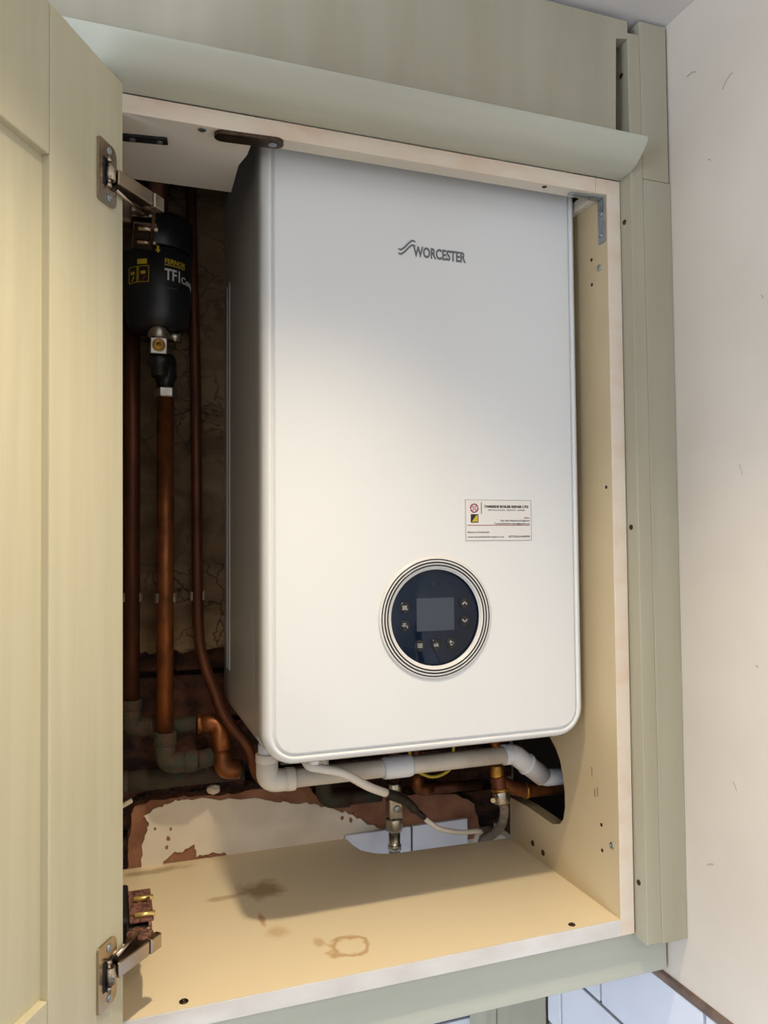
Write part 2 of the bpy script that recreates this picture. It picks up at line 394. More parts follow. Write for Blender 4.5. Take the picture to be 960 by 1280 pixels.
def build_back_wall():
    # the wall proper, set back behind the torn plaster
    bm = new_bm(); add_box(bm, RX0, WX, WY+0.062, WY+0.2, FLOOR, CEIL)
    wb = struct('wall_back', bm, 'mortar')
    # sound plaster left of the cabinet and below it
    bm = new_bm(); add_box(bm, RX0, -0.584, WY, WY+0.062, FLOOR, CEIL); obj('plaster_sheet', bm, 'wall_paint', wb)
    bm = new_bm(); add_box(bm, -0.584, WX, WY, WY+0.062, FLOOR, -0.03); obj('plaster_base', bm, 'wall_paint', wb)
    # old brown plaster above, with a broken lower edge
    low = ragged([(-0.584, 0.296), (-0.547, 0.2944), (-0.525, 0.2954), (-0.494, 0.290), (-0.455, 0.294), (-0.41, 0.292), (-0.3, 0.285), (-0.15, 0.28), (WX, 0.28)], 0.004, 5, 3)
    bm = new_bm(); add_prism(bm, low+[(WX, CEIL), (-0.584, CEIL)], 'y', WY, WY+0.061); obj('old_plaster', bm, 'plaster_brown', wb)
    # horizontal scars of old laths on that plaster
    rnd = random.Random(5)
    for z, x0, x1 in ((0.655, -0.53, -0.415), (0.642, -0.50, -0.415), (0.628, -0.47, -0.415), (0.52, -0.56, -0.41), (0.36, -0.50, -0.41), (0.60, -0.56, -0.50)):
        top = ragged([(x0, z), ((x0+x1)/2, z+0.004), (x1, z-0.006)], 0.0015, 6, int(z*1000)); bot = [(a, b-0.006-rnd.uniform(0, 0.003)) for a, b in reversed(top)]
        bm = new_bm(); add_prism(bm, top+bot, 'y', WY-0.004, WY+0.002); obj('plaster_ridge', bm, 'plaster_brown', wb)
    # bare lower plaster strip
    top = ragged([(-0.5405, 0.0), (-0.5395, 0.03), (-0.5355, 0.076), (-0.5306, 0.083), (-0.5006, 0.0893), (-0.458, 0.0882), (-0.4114, 0.0848), (-0.3817, 0.0868), (-0.329, 0.0863), (-0.285, 0.0828), (-0.272, 0.064), (-0.245, 0.060), (-0.2301, 0.0575), (-0.1224, 0.0518), (-0.046, 0.0454), (-0.014, 0.0237), (-0.004, -0.015)], 0.0022, 5, 11)
    bm = new_bm(); add_prism(bm, [(-0.5405, -0.03)]+top+[(-0.004, -0.03)], 'y', WY, WY+0.050); obj('bare_plaster', bm, 'plaster_bare', wb)
    # remains of the white paint skin
    wt = ragged([(-0.5236, -0.004), (-0.5206, 0.036), (-0.5132, 0.0569), (-0.5197, 0.0708), (-0.4984, 0.0791), (-0.4827, 0.0839), (-0.4549, 0.0845), (-0.3748, 0.075), (-0.3291, 0.066), (-0.2979, 0.060), (-0.2588, 0.050), (-0.2302, 0.0385), (-0.1935, 0.0172), (-0.1651, 0.0027)], 0.0024, 6, 21)
    patch = ragged([(-0.40, -0.004), (-0.41, 0.004), (-0.432, 0.006), (-0.448, 0.004), (-0.452, 0.020), (-0.468, 0.014), (-0.478, 0.014), (-0.494, 0.004), (-0.496, -0.004)], 0.0018, 4, 31)
    bm = new_bm(); add_prism(bm, wt+[(-0.165, -0.004)]+patch, 'y', WY-0.0022, WY+0.001); obj('white_paint_skin', bm, 'plaster_white', wb)
    for (x, z, s) in ((-0.484, 0.047, 0.003), (-0.487, 0.034, 0.0035), (-0.489, 0.022, 0.003), (-0.505, 0.05, 0.002), (-0.43, 0.0, 0.004), (-0.235, 0.031, 0.003), (-0.222, 0.026, 0.004), (-0.216, 0.034, 0.002)):
        ps = [(x+s*random.uniform(.5, 1.1)*math.cos(a*1.047), z+s*random.uniform(.7, 1.5)*math.sin(a*1.047)) for a in range(6)]
        bm = new_bm(); add_prism(bm, ps, 'y', WY-0.0026, WY); obj('paint_chip', bm, 'plaster_bare', wb)
    # bricks in the broken-out recess
    rnd = random.Random(9)
    for c in range(5):
        z0 = -0.028+c*0.072; x = -0.70+(0.112 if c % 2 else 0)
        while x < WX:
            x0 = max(x, -0.58); x1 = min(x+0.213, WX-0.002)
            if x1-x0 > 0.03:
                bm = new_bm(); d = rnd.uniform(-0.012, 0.006)
                vs = add_box(bm, x0, x1, WY+0.036+d, WY+0.075, z0, z0+0.060+rnd.uniform(-0.003, 0.003), bev=0.004)
                for v in bm.verts: v.co += Vector((rnd.uniform(-.003, .003), rnd.uniform(-.004, .004), rnd.uniform(-.003, .003)))
                obj('brick', bm, 'brick_red', wb)
            x += 0.225
    # ledge of dirt on the broken plaster
    bm = new_bm(); pr = []
    rnd = random.Random(4)
    for k in range(46):
        x = -0.545+k*0.0118; zt = 0.086 if x < -0.28 else 0.055-(x+0.28)*0.06
        bmesh.ops.create_icosphere(bm, subdivisions=1, radius=rnd.uniform(0.004, 0.010), matrix=Matrix.Translation((x+rnd.uniform(-.005, .005), WY+rnd.uniform(0.008, 0.04), zt+rnd.uniform(-0.002, 0.006))) @ Matrix.Diagonal((1, 1, 0.6, 1)))
    o = obj('rubble', bm, 'rubble', wb); o['kind'] = 'stuff'
    # white tiles seen through the notch in the shelf
    for x0, x1 in ((-0.2325, -0.1265), (-0.1235, -0.030)):
        bm = new_bm(); add_box(bm, x0, x1, WY-0.0085, WY-0.0005, -0.094, 0.0065, bev=0.001); obj('tile', bm, 'tile_white', wb)
    bm = new_bm(); add_box(bm, -0.1265, -0.1235, WY-0.004, WY, -0.094, 0.005); obj('grout', bm, 'grout_dark', wb)
    for x0 in (-0.653, -0.547, -0.441, -0.335, -0.229, -0.123):
        for z1 in (-0.098, -0.2, -0.302):
            bm = new_bm(); add_box(bm, x0, x0+0.103, WY-0.0085, WY-0.0005, z1-0.098, z1, bev=0.001); obj('tile', bm, 'tile_white', wb)
    bm = new_bm(); add_box(bm, -0.656, WX, WY-0.004, WY-0.0003, -0.41, -0.098); obj('grout', bm, 'grout_dark', wb)
    return wb
build_back_wall()

def build_boxing():
    t = thing('pipe_boxing', 'sage painted boxed-in pipe duct below the cabinet in the wall corner', 'boxing', (0.02, 0.32, -0.5))
    box_obj('front_board', (-0.012, 0.074, 0.293, 0.311, -0.5, -0.096), 'sage_post', t, 0.001)
    box_obj('side_board', (-0.032, -0.0135, 0.290, 0.345, -0.5, -0.096), 'sage_post', t, 0.001)
build_boxing()

# ------------------------------------------------------------------ cabinet
def screw(name, loc, axis, r, parent, m='screw_dark'):
    bm = new_bm()
    add_lathe(bm, [(r, 0.0), (r, 0.0005), (r*0.8, 0.0012), (r*0.35, 0.0012), (r*0.3, 0.0003), (0.0002, 0.0003)], (0, 0, 0), axis, seg=12)
    if axis == 'x':
        for v in bm.verts: v.co.x *= -1
    if axis == 'y':
        for v in bm.verts: v.co.y *= -1
    for v in bm.verts: v.co += Vector(loc)
    return obj(name, bm, m, parent)
def drill_hole(loc, axis, r, parent):
    bm = new_bm(); add_lathe(bm, [(r, 0), (r, 0.0004)], (0, 0, 0), axis, seg=10)
    for v in bm.verts:
        v.co = v.co*(-1 if axis in 'xy' else 1)+Vector(loc)
    return obj('screw_hole', bm, 'hole_dark', parent)

cab = thing('wall_cabinet', 'sage kitchen wall cabinet with open door around the white boiler', 'cabinet', (CL/2, 0.15, -0.08))
def build_cabinet():
    # bottom board with the notch for the pipes
    notch = [(-0.229, WY-0.001), (-0.2275, 0.325), (-0.222, 0.303), (-0.2056, 0.284), (-0.185, 0.2755), (-0.12, 0.2735), (0.0, 0.2680)]
    bm = new_bm(); add_prism(bm, [(CL, 0.0012), (0, 0.0012)]+list(reversed(notch))+[(CL, WY-0.001)], 'z', -T, 0.0)
    bp = obj('bottom_panel', bm, 'melamine_stained', cab)
    box_obj('edge_strip', (CL, 0.0, -0.0005, 0.0012, -T, 0.0), 'edge_white', bp, 0.0004)
    screw('screw', (-0.0602, 0.010, 0.0), 'z', 0.0042, bp); screw('screw', (-0.4967, 0.0125, 0.0), 'z', 0.0046, bp)
    # right side with the rough hole for the pipes
    prof = [(0.0012, -T), (0.264, -T), (0.264, 0.0615), (0.215, 0.064), (0.168, 0.0625), (0.146, 0.0615), (0.1275, 0.068), (0.119, 0.077), (0.1145, 0.0935), (0.1147, 0.1137), (0.118, 0.133), (0.125, 0.1527), (0.135, 0.166), (0.148, 0.176), (0.19, 0.21), (0.25, 0.23), (WY-0.001, 0.235), (WY-0.001, H+T), (0.0012, H+T)]
    bm = new_bm(); add_prism(bm, prof, 'x', 0.0, T)
    sp = obj('side_panel', bm, 'melamine', cab)
    box_obj('edge_strip', (0.0, T, -0.0005, 0.0012, -T, H+T), 'edge_cream', sp, 0.0004)
    for y, z, r in ((0.199, 0.0171, 0.0042), (0.1713, 0.014, 0.0042), (0.0145, 0.0804, 0.0042), (0.0183, 0.7805, 0.0042)):
        screw('screw', (0.0, y, z), 'x', r, sp, 'zinc' if y < 0.1 else 'screw_dark')
    for y, z in ((0.0346, 0.0981), (0.0339, 0.0677), (0.0121, 0.509), (0.0336, 0.7959), (0.0338, 0.7645)):
        drill_hole((0.0, y, z), 'x', 0.0022, sp)
    rnd = random.Random(2)
    for y, z, l in ((0.052, 0.157, 0.012), (0.047, 0.133, 0.010), (0.041, 0.136, 0.012)):   # scuffs
        bm = new_bm(); add_box(bm, -0.0003, 0.0, y, y+0.0007, z-l/2, z+l/2); obj('scuff', bm, 'screw_dark', sp)
    bm = new_bm(); add_box(bm, CL-T, CL, 0.0012, WY-0.001, -T, H+T); lp = obj('side_panel', bm, 'melamine', cab)
    box_obj('edge_strip', (CL-T, CL, -0.0005, 0.0012, -T, H+T), 'edge_cream', lp, 0.0004)
    # top board: narrow front strip, deeper piece on the left, cut away for the boiler
    bm = new_bm(); add_prism(bm, [(CL, 0.0012), (-0.0, 0.0012), (0.0, 0.0192), (-0.4290, 0.0192), (-0.4295, 0.045), (-0.4345, 0.070), (-0.4325, 0.1395), (CL, 0.1415)], 'z', H, H+T)
    tp = obj('top_panel', bm, 'melamine_pale', cab)
    box_obj('edge_strip', (CL, -0.0165, -0.0005, 0.0012, H, H+T), 'edge_cream', tp, 0.0004)
    box_obj('edge_strip', (-0.0160, 0.0, -0.0005, 0.0012, H, H+T), 'edge_cream', tp, 0.0004)
    drill_hole((-0.0835, 0.006, H-0.0004), 'z', 0.003, tp)
    screw('screw', (-0.4812, 0.0066, H-0.0012), 'z', 0.004, tp, 'zinc')
    box_obj('light_stop_base', (T+0.0008, WX-0.0008, 0.032, WY-0.001, -T, -T+0.010), 'sage_post', cab, 0.0008)  # added board closing the gap below, keeps light out of the cavity
    # batten along the right side, up by the top
    box_obj('batten', (-0.010, -0.0002, 0.021, 0.20, H-0.0005, H+0.013), 'melamine_pale', cab, 0.001)
    # black two-hole strip under the top board
    bm = new_bm(); M = Matrix.Translation((-0.5355, 0.0435, H-0.0025)) @ Matrix.Rotation(math.radians(-8), 4, 'Z')
    add_box(bm, -0.028, 0.023, -0.0065, 0.0065, 0, 0.0025, bev=0.0008, M=M)
    st = obj('black_strip', bm, 'black_matte', cab); st['label'] = 'black two-screw strip under the top board'
    for sx in (-0.012, 0.015): 
        p = M @ Vector((sx, 0, -0.001)); screw('screw', p, 'z', 0.0032, st, 'zinc')
    # bronze coloured round-ended plate on the underside of the front strip
    bm = new_bm(); L2, R = 0.0270, 0.0085; pts = []
    for k in range(13): a = -math.pi/2+math.pi*k/12; pts.append((L2+R*math.cos(a), R*math.sin(a)))
    for k in range(13): a = math.pi/2+math.pi*k/12; pts.append((-L2+R*math.cos(a), R*math.sin(a)))
    M = Matrix.Translation((-0.4335, 0.0070, H-0.0042)) @ Matrix.Rotation(math.radians(-4), 4, 'Z')
    add_prism(bm, pts, 'z', 0, 0.004, M=M); cp = obj('strike_plate', bm, 'hinge_dark', cab); cp['label'] = 'bronze round-ended strike plate'
    for sx, mm in ((-0.024, 'hinge_dark'), (0.024, 'zinc')): screw('screw', M @ Vector((sx, 0, -0.0009)), 'z', 0.0045, cp, mm)
    # galvanised corner bracket, top right
    bm = new_bm(); add_box(bm, -0.0475, 0.0, 0.003, 0.0165, H-0.0022, H-0.0002, bev=0.0006)
    for v in bm.verts:
        if v.co.x < -0.046: v.co.y = 0.0098+(v.co.y-0.0098)*0.45
    add_box(bm, -0.0022, -0.0002, 0.003, 0.0165, H-0.0560, H-0.0022, bev=0.0006)
    br = obj('corner_bracket', bm, 'zinc', cab); br['label'] = 'galvanised steel corner bracket'
    for p in ((-0.037, 0.0098, H-0.0034), (-0.016, 0.0098, H-0.0034)): screw('screw', p, 'z', 0.0035, br, 'zinc')
    for z in (H-0.020, H-0.047): screw('screw', (-0.0022, 0.0098, z), 'x', 0.0035, br, 'zinc')
    # cornice
    prof = [(0.0, 0.8842), (-0.012, 0.8842), (-0.0213, 0.8850), (-0.0333, 0.8898), (-0.0452, 0.8985), (-0.0530, 0.9075), (-0.0545, 0.9095), (-0.0545, 0.9125), (-0.0525, 0.9140), (-0.0235, 0.9140), (-0.0235, 0.8905), (0.0, 0.8905)]
    bm = new_bm(); add_prism(bm, prof, 'x', -0.95, 0.0185)
    c = obj('cornice', bm, 'sage_horizontal', cab, smooth_angle=35); c['label'] = 'sage painted curved cornice above the opening'
    # light rail under the cabinet
    bm = new_bm(); add_box(bm, -0.95, 0.0745, 0.0125, 0.031, -0.0765, -T-0.0003, bev=0.001)
    c = obj('light_rail', bm, 'sage_horizontal', cab); c['label'] = 'sage painted light rail along the lower edge'
build_cabinet()

# door: local coordinates s (from hinge edge), t (out of inner face), z
DA = math.radians(-120.3)
dv = Vector((math.cos(DA), math.sin(DA), 0)); nv = Vector((-dv.y, dv.x, 0))
if nv.x < 0: nv = -nv
P0 = Vector((-0.558, -0.02, 0))
def DW(s, t, z):
    s2 = s-0.0105*(0.88-z)/0.88
    return P0+dv*s2+nv*t+Vector((0, 0, z))
def door_box(name, s0, s1, t0, t1, z0, z1, m, parent, bev=0.0):
    bm = new_bm(); add_box(bm, s0, s1, t0, t1, z0, z1, bev=bev)
    for v in bm.verts: v.co = DW(*v.co)
    return obj(name, bm, m, parent)
def build_door():
    Z0, Z1, S = -0.018, 0.881, 0.596; ST = 0.1125; RB, RT = 0.090, 0.757
    d = door_box('door', ST-0.008, S-ST+0.008, -0.016, -0.0075, RB-0.008, RT+0.008, 'sage_paint', cab)
    d['label'] = 'sage painted framed door swung wide open'
    door_box('stile', 0, ST, -0.0205, 0, Z0, Z1, 'sage_paint', d, 0.0012)
    door_box('stile', S-ST, S, -0.0205, 0, Z0, Z1, 'sage_paint', d, 0.0012)
    door_box('rail', ST+0.0003, S-ST-0.0003, -0.0205, -0.0006, RT, Z1, 'sage_paint', d, 0.0012)
    door_box('rail', ST+0.0003, S-ST-0.0003, -0.0205, -0.0006, Z0, RB, 'sage_paint', d, 0.0012)
    return d
build_door()

def build_hinge(zc, rusty):
    """wide-angle concealed hinge: plate on the door, arm, knuckle, body on the cabinet side"""
    body_m = 'rust' if rusty else 'hinge_dark'
    # cabinet-side body
    up = 1 if rusty else -1
    bm = new_bm()
    add_box(bm, CL+0.0005, CL+0.018, 0.030, 0.115, zc-0.011, zc+0.013, bev=0.003)
    h = obj('hinge', bm, 'black_matte' if rusty else 'hinge_dark', cab)
    h['label'] = 'rusty wide-angle hinge at the bottom' if rusty else 'nickel wide-angle hinge at the top'
    bm = new_bm()
    add_box(bm, CL+0.014, CL+0.037, 0.016, 0.075, zc-0.010, zc+0.010, bev=0.0015); obj('hinge_body', bm, 'hinge_dark' if not rusty else 'black_matte', h)
    # tall side plate of the linkage
    bm = new_bm(); yz = [(0.008, zc-0.004), (0.052, zc-0.012*up-0.004), (0.062, zc+0.012), (0.058, zc+0.020), (0.020, zc+0.014), (0.006, zc+0.008)]
    if not rusty: yz = [(y, 2*zc-z-0.006) for y, z in yz]
    add_prism(bm, yz, 'x', CL+0.0345, CL+0.0375); obj('link_plate', bm, body_m, h)
    # flat rusty/brown cover of the link
    bm = new_bm()
    zz = zc+0.0130 if rusty else zc-0.0165
    add_box(bm, CL+0.017, CL+0.0395, 0.018, 0.088, zz, zz+0.003, bev=0.001); obj('link_cover', bm, body_m, h)
    for y, z in ((0.026, 0.011), (0.060, 0.012)):
        bm = new_bm(); add_tube(bm, [(CL+0.022, y, zc+(z+0.0062)*up), (CL+0.0410, y, zc+(z+0.0062)*up)], 0.0026, 10); obj('rivet', bm, 'brass_bit' if rusty else 'hinge_nickel', h)
    # knuckle
    K = Vector((-0.5262, 0.004, zc))
    D0 = DW(0.0295, 0.004, zc)
    a = (K-D0).normalized(); side = Vector((-a.y, a.x, 0))
    if side.dot(Vector((0.5, -1, 0))) < 0: side = -side
    M = Matrix((a, side, Vector((0, 0, 1)))).transposed().to_4x4(); M.translation = D0
    Ln = (K-D0).length
    # arm: channel section
    def arm_box(s0, s1, t0, t1, z0, z1, m, nm, bev=0.001, tap=0.0):
        bm = new_bm(); add_box(bm, s0, s1, t0, t1, z0, z1, bev=bev)
        for v in bm.verts: v.co = M @ v.co
        return obj(nm, bm, m, h)
    arm_box(0.006, Ln-0.010, 0.0015, 0.0045, -0.0068, 0.0068, 'hinge_nickel', 'arm', 0.0012)
    arm_box(0.010, Ln-0.008, -0.009, 0.002, 0.0052, 0.0066, 'hinge_dark', 'arm_flange', 0.0004)
    arm_box(0.010, Ln-0.008, -0.009, 0.002, -0.0066, -0.0052, 'hinge_dark', 'arm_flange', 0.0004)
    arm_box(Ln-0.0085, Ln+0.007, -0.002, 0.0052, -0.0070, 0.0070, 'hinge_nickel', 'arm_end', 0.0012)
    arm_box(Ln-0.0118, Ln-0.0082, 0.0005, 0.0040, -0.0060, 0.0060, 'black_matte', 'arm_gap', 0.0003)
    arm_box(Ln-0.012, Ln+0.005, -0.024, -0.0005, -0.0095, 0.0105, body_m, 'knuckle_link', 0.004)
    # second link below/above the arm
    bm = new_bm(); zo = 0.011*up
    add_tube(bm, [DW(0.020, 0.004, zc+zo*0.9), K+Vector((-0.012, 0.002, zo))], 0.0018, 8); obj('link_bar', bm, 'hinge_nickel', h)
    bm = new_bm(); add_tube(bm, [K+Vector((-0.004, 0.010, -0.011)), K+Vector((-0.004, 0.010, 0.011))], 0.003, 10); obj('pivot_pin', bm, 'hinge_nickel', h)
    # cup plate on the door
    bm = new_bm(); pts = []
    s0, s1, z0, z1 = 0.0155, 0.0455, zc-0.0285, zc+0.0285
    for cx, cz, a0 in ((s0+0.008, z0+0.008, 180), (s1-0.003, z0+0.003, 270), (s1-0.003, z1-0.003, 0), (s0+0.008, z1-0.008, 90)):
        r = 0.003 if cx > 0.03 else 0.008
        for k in range(5): an = math.radians(a0+90*k/4); pts.append((cx+r*math.cos(an), cz+r*math.sin(an)))
    add_prism(bm, pts, 'y', 0.0002, 0.0024)
    for v in bm.verts: v.co = DW(*v.co)
    pl_ = obj('cup_plate', bm, 'hinge_nickel', h)
    # bulging tongue of the plate towards the hinge edge
    bm = new_bm(); add_lathe(bm, [(0.0150, 0.0), (0.0150, 0.0016), (0.013, 0.0022)], (0, 0, 0), 'y', seg=28)
    for v in bm.verts: v.co = DW(0.0235+v.co.x*0.95, v.co.y+0.0002, zc-0.001+v.co.z*0.9)
    obj('cup_tongue', bm, 'hinge_nickel', h)
    bm = new_bm(); add_box(bm, 0.0225, 0.0385, 0.0023, 0.0030, zc-0.013, zc+0.013, bev=0.0003)
    for v in bm.verts: v.co = DW(*v.co)
    obj('cup_opening', bm, 'black_matte', h)
    bm = new_bm(); add_tube(bm, [DW(0.0325, 0.0045, zc-0.0135), DW(0.0325, 0.0045, zc+0.0135)], 0.0017, 10)
    add_tube(bm, [DW(0.0325, 0.0045, zc+0.0095), DW(0.0325, 0.0045, zc+0.0135)], 0.0025, 10); add_tube(bm, [DW(0.0325, 0.0045, zc-0.0135), DW(0.0325, 0.0045, zc-0.0095)], 0.0025, 10)
    obj('cup_pin', bm, 'hinge_nickel', h)
    bm = new_bm(); add_tube(bm, [DW(0.0315, 0.0055, zc-0.0072), DW(0.0315, 0.0055, zc+0.0072)], 0.0045, 14); obj('cup_barrel', bm, 'hinge_nickel', h)
    for dz in (-0.0215, 0.0215):
        bm = new_bm(); add_lathe(bm, [(0.0036, 0.0), (0.0036, 0.0006), (0.0026, 0.0012), (0.0012, 0.0012), (0.001, 0.0004)], (0, 0, 0), 'y', seg=12)
        for v in bm.verts: v.co = DW(0.0285+v.co.x, 0.0024+v.co.y, zc+dz+v.co.z)
        obj('screw', bm, 'zinc', h)
build_hinge(0.780, False)
build_hinge(0.066, True)

# ------------------------------------------------------------------ trims beside and above the cabinet
def sheared_post(name, xb0, xb1, xt0, xt1, y0, y1, z0, z1, m):
    """x limits given at z=-0.025 and z=1.06; interpolated in between"""
    def xa(b, t, z): return b+(t-b)*(z+0.025)/1.085
    bm = new_bm(); add_box(bm, 0, 1, y0, y1, z0, z1)
    for v in bm.verts: v.co.x = xa(xb0, xt0, v.co.z) if v.co.x < 0.5 else xa(xb1, xt1, v.co.z)
    bmesh.ops.bevel(bm, geom=bm.edges[:], offset=0.0006, segments=1, affect='EDGES')
    return obj(name, bm, m)
def build_trims():
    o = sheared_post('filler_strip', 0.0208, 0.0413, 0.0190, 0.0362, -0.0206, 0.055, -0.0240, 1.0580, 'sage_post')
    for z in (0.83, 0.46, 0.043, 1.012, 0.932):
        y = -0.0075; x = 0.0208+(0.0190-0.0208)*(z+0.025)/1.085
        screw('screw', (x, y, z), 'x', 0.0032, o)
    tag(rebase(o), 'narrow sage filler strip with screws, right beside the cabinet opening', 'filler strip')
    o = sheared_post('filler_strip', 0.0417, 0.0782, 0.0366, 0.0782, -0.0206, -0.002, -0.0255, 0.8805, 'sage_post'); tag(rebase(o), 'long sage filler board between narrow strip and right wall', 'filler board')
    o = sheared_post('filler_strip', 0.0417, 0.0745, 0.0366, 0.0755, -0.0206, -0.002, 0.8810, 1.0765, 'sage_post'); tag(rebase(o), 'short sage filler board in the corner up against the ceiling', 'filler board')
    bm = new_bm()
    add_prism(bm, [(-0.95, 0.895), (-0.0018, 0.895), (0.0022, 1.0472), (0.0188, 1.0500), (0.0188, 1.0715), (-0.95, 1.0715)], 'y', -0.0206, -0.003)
    o = obj('fascia_board', bm, 'sage_post'); box_obj('light_stop_board', (-0.602, -0.584, -0.0025, WY-0.0005, 0.8845, 1.0790), 'sage_post', o)  # small board added unseen behind the fascia, blocks light from the left
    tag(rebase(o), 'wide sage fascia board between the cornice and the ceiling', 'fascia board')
build_trims()

# ------------------------------------------------------------------ boiler
DCX, DCZ = -0.2110, 0.3570
BX0, BX1, BY, BZ0, BZ1 = -0.4118, -0.0118, 0.047, 0.2040, 0.972
def rrect(x0, x1, z0, z1, r, n=8):
    pts = []
    for cx, cz, a0 in ((x1-r, z0+r, -90), (x1-r, z1-r, 0), (x0+r, z1-r, 90), (x0+r, z0+r, 180)):
        for k in range(n+1):
            a = math.radians(a0+90*k/n); pts.append((cx+r*math.cos(a), cz+r*math.sin(a)))
    return pts
def build_boiler():
    b = thing('combi_boiler', 'large glossy white wall-hung boiler with round control display', 'boiler', ((BX0+BX1)/2, 0.2, BZ0))
    # front cover
    bm = new_bm(); R = 0.036
    prof = [(0.0012, 0.098), (0.0, 0.096), (0.0, 0.060), (0.0008, 0.0555), (0.0030, 0.0510), (0.0060, 0.0485), (0.0082, 0.0477), (0.0096, 0.0486), (0.0102, 0.0515), (0.0118, 0.0515), (0.0124, 0.0488), (0.0142, 0.0475)]
    rings = []
    for ins, y in prof:
        rings.append([bm.verts.new((x, y, z)) for x, z in rrect(BX0+ins, BX1-ins, BZ0+ins, BZ1-ins, max(R-ins, 0.004), 10)])
    n = len(rings[0])
    for i in range(len(rings)-1):
        for k in range(n):
            f = bm.faces.new((rings[i][k], rings[i][(k+1) % n], rings[i+1][(k+1) % n], rings[i+1][k])); f.smooth = True
    hole = [bm.verts.new((DCX+0.0555*math.cos(2*math.pi*k/64), prof[-1][1], DCZ+0.0555*math.sin(2*math.pi*k/64))) for k in range(64)]
    es = [bm.edges.new((hole[k], hole[(k+1) % 64])) for k in range(64)]+[e for e in bm.edges if e.verts[0] in set(rings[-1]) and e.verts[1] in set(rings[-1])]
    bmesh.ops.triangle_fill(bm, use_beauty=True, edges=es)
    fc = obj('front_cover', bm, 'boiler_white', b); fc['label'] = 'glossy white front cover with raised rim'
    # casing behind
    bm = new_bm(); pr = rrect(BX0+0.0016, BX1-0.0016, BZ0+0.001, BZ1-0.004, 0.028, 6)
    add_prism(bm, pr, 'y', 0.0975, WY-0.002)
    box_obj('underside_dark_sheet', (BX0+0.022, BX1-0.022, 0.062, WY-0.004, BZ0-0.0015, BZ0+0.004), 'underside_dark', b, 0.001)  # dark sheet for the open underside, added to cut light bouncing off it
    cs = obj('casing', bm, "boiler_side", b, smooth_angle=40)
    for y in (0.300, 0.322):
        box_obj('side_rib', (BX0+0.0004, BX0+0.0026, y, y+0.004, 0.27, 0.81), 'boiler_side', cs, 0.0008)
    # drain spout and fittings beneath
    bm = new_bm(); add_lathe(bm, [(0.006, 0), (0.006, 0.02)], (-0.347, 0.085, BZ0-0.010), 'z', seg=14); obj('spout', bm, 'boiler_plastic', b)
    # display
    CX, CZ, R0 = -0.2110, 0.3570, 0.0708; Y = 0.0475
    def ring(name, r0, r1, y0, y1, m, parent):
        bm = new_bm(); add_lathe(bm, [(r0, y0), (r1, y1)], (CX, 0, CZ), 'y', seg=72, cap=False); 
        return obj(name, bm, m, parent)
    bm = new_bm(); add_lathe(bm, [(R0, Y+0.001), (R0, Y-0.0012), (R0-0.0012, Y-0.0022), (R0*0.805, Y-0.0022), (R0*0.795, Y+0.0010), (R0*0.795, Y+0.003)], (CX, 0, CZ), 'y', seg=72, cap=False)
    bz = obj('display_bezel', bm, 'ring_white', b); bz['label'] = 'round white bezel with dark rings'
    for a, c in ((0.958, 0.938), (0.912, 0.886), (0.864, 0.840)):
        bm = new_bm(); add_lathe(bm, [(R0*a, Y-0.0020), (R0*a, Y-0.00245), (R0*c, Y-0.00245), (R0*c, Y-0.0020)], (CX, 0, CZ), 'y', seg=72, cap=False); obj('dark_ring', bm, 'ring_dark', bz)
    bm = new_bm(); add_lathe(bm, [(R0*0.792, Y+0.0022), (R0*0.780, Y+0.0016), (0.0001, Y+0.0016)], (CX, 0, CZ), 'y', seg=72)
    gl = obj('display_glass', bm, 'display_glass', b); gl['label'] = 'dark blue glass of the control display'
    YG = Y+0.0016
    box_obj('screen', (CX-0.0235, CX+0.0235, YG-0.0004, YG+0.0002, CZ-0.0155, CZ+0.0225), 'screen_grey', gl, 0.0002)
    btn = {'radiator': (-0.0385, 0.0125), 'tap': (-0.0385, -0.0080), 'up': (0.0370, 0.0155), 'down': (0.0370, -0.0055), 'menu': (-0.0200, -0.0315), 'ok': (0.0, -0.0315), 'back': (0.0195, -0.0305)}
    for k, (dx, dz) in btn.items():
        bm = new_bm(); add_lathe(bm, [(0.0068, YG), (0.0068, YG-0.0005), (0.0063, YG-0.0008), (0.0001, YG-0.0008)], (CX+dx, 0, CZ+dz), 'y', seg=24)
        o = obj('button', bm, 'button_black', gl)
    def icon(dx, dz, strokes, w=0.0009):
        bm = new_bm()
        for path in strokes:
            for (x0, z0), (x1, z1) in zip(path[:-1], path[1:]):
                d = Vector((x1-x0, z1-z0)).normalized(); nn = Vector((-d.y, d.x))*w/2; e = d*w/2
                ps = [(CX+dx+x0-e.x+nn.x, CZ+dz+z0-e.y+nn.y), (CX+dx+x0-e.x-nn.x, CZ+dz+z0-e.y-nn.y), (CX+dx+x1+e.x-nn.x, CZ+dz+z1+e.y-nn.y), (CX+dx+x1+e.x+nn.x, CZ+dz+z1+e.y+nn.y)]
                add_prism(bm, ps, 'y', YG-0.0011, YG-0.0008)
        obj('icon', bm, 'icon_grey', gl)
    q = 0.001
    icon(*btn['radiator'], [[(-2.6*q, 2*q), (2.4*q, 2*q)], [(-2.2*q, 2*q), (-2.2*q, -2*q)], [(-.8*q, 2*q), (-.8*q, -2*q)], [(.6*q, 2*q), (.6*q, -2*q)], [(2*q, 2*q), (2*q, -2*q)], [(-2.6*q, -2.1*q), (3.4*q, -2.1*q)]])
    icon(*btn['tap'], [[(-2.6*q, 0.2*q), (1.2*q, 0.4*q), (2.8*q, -0.6*q), (3.2*q, -2.2*q)], [(-.6*q, .4*q), (-.6*q, 2.4*q)], [(-1.6*q, 2.4*q), (.6*q, 2.4*q)], [(-2.4*q, -0.4*q), (1*q, -0.3*q)]], 0.0012)
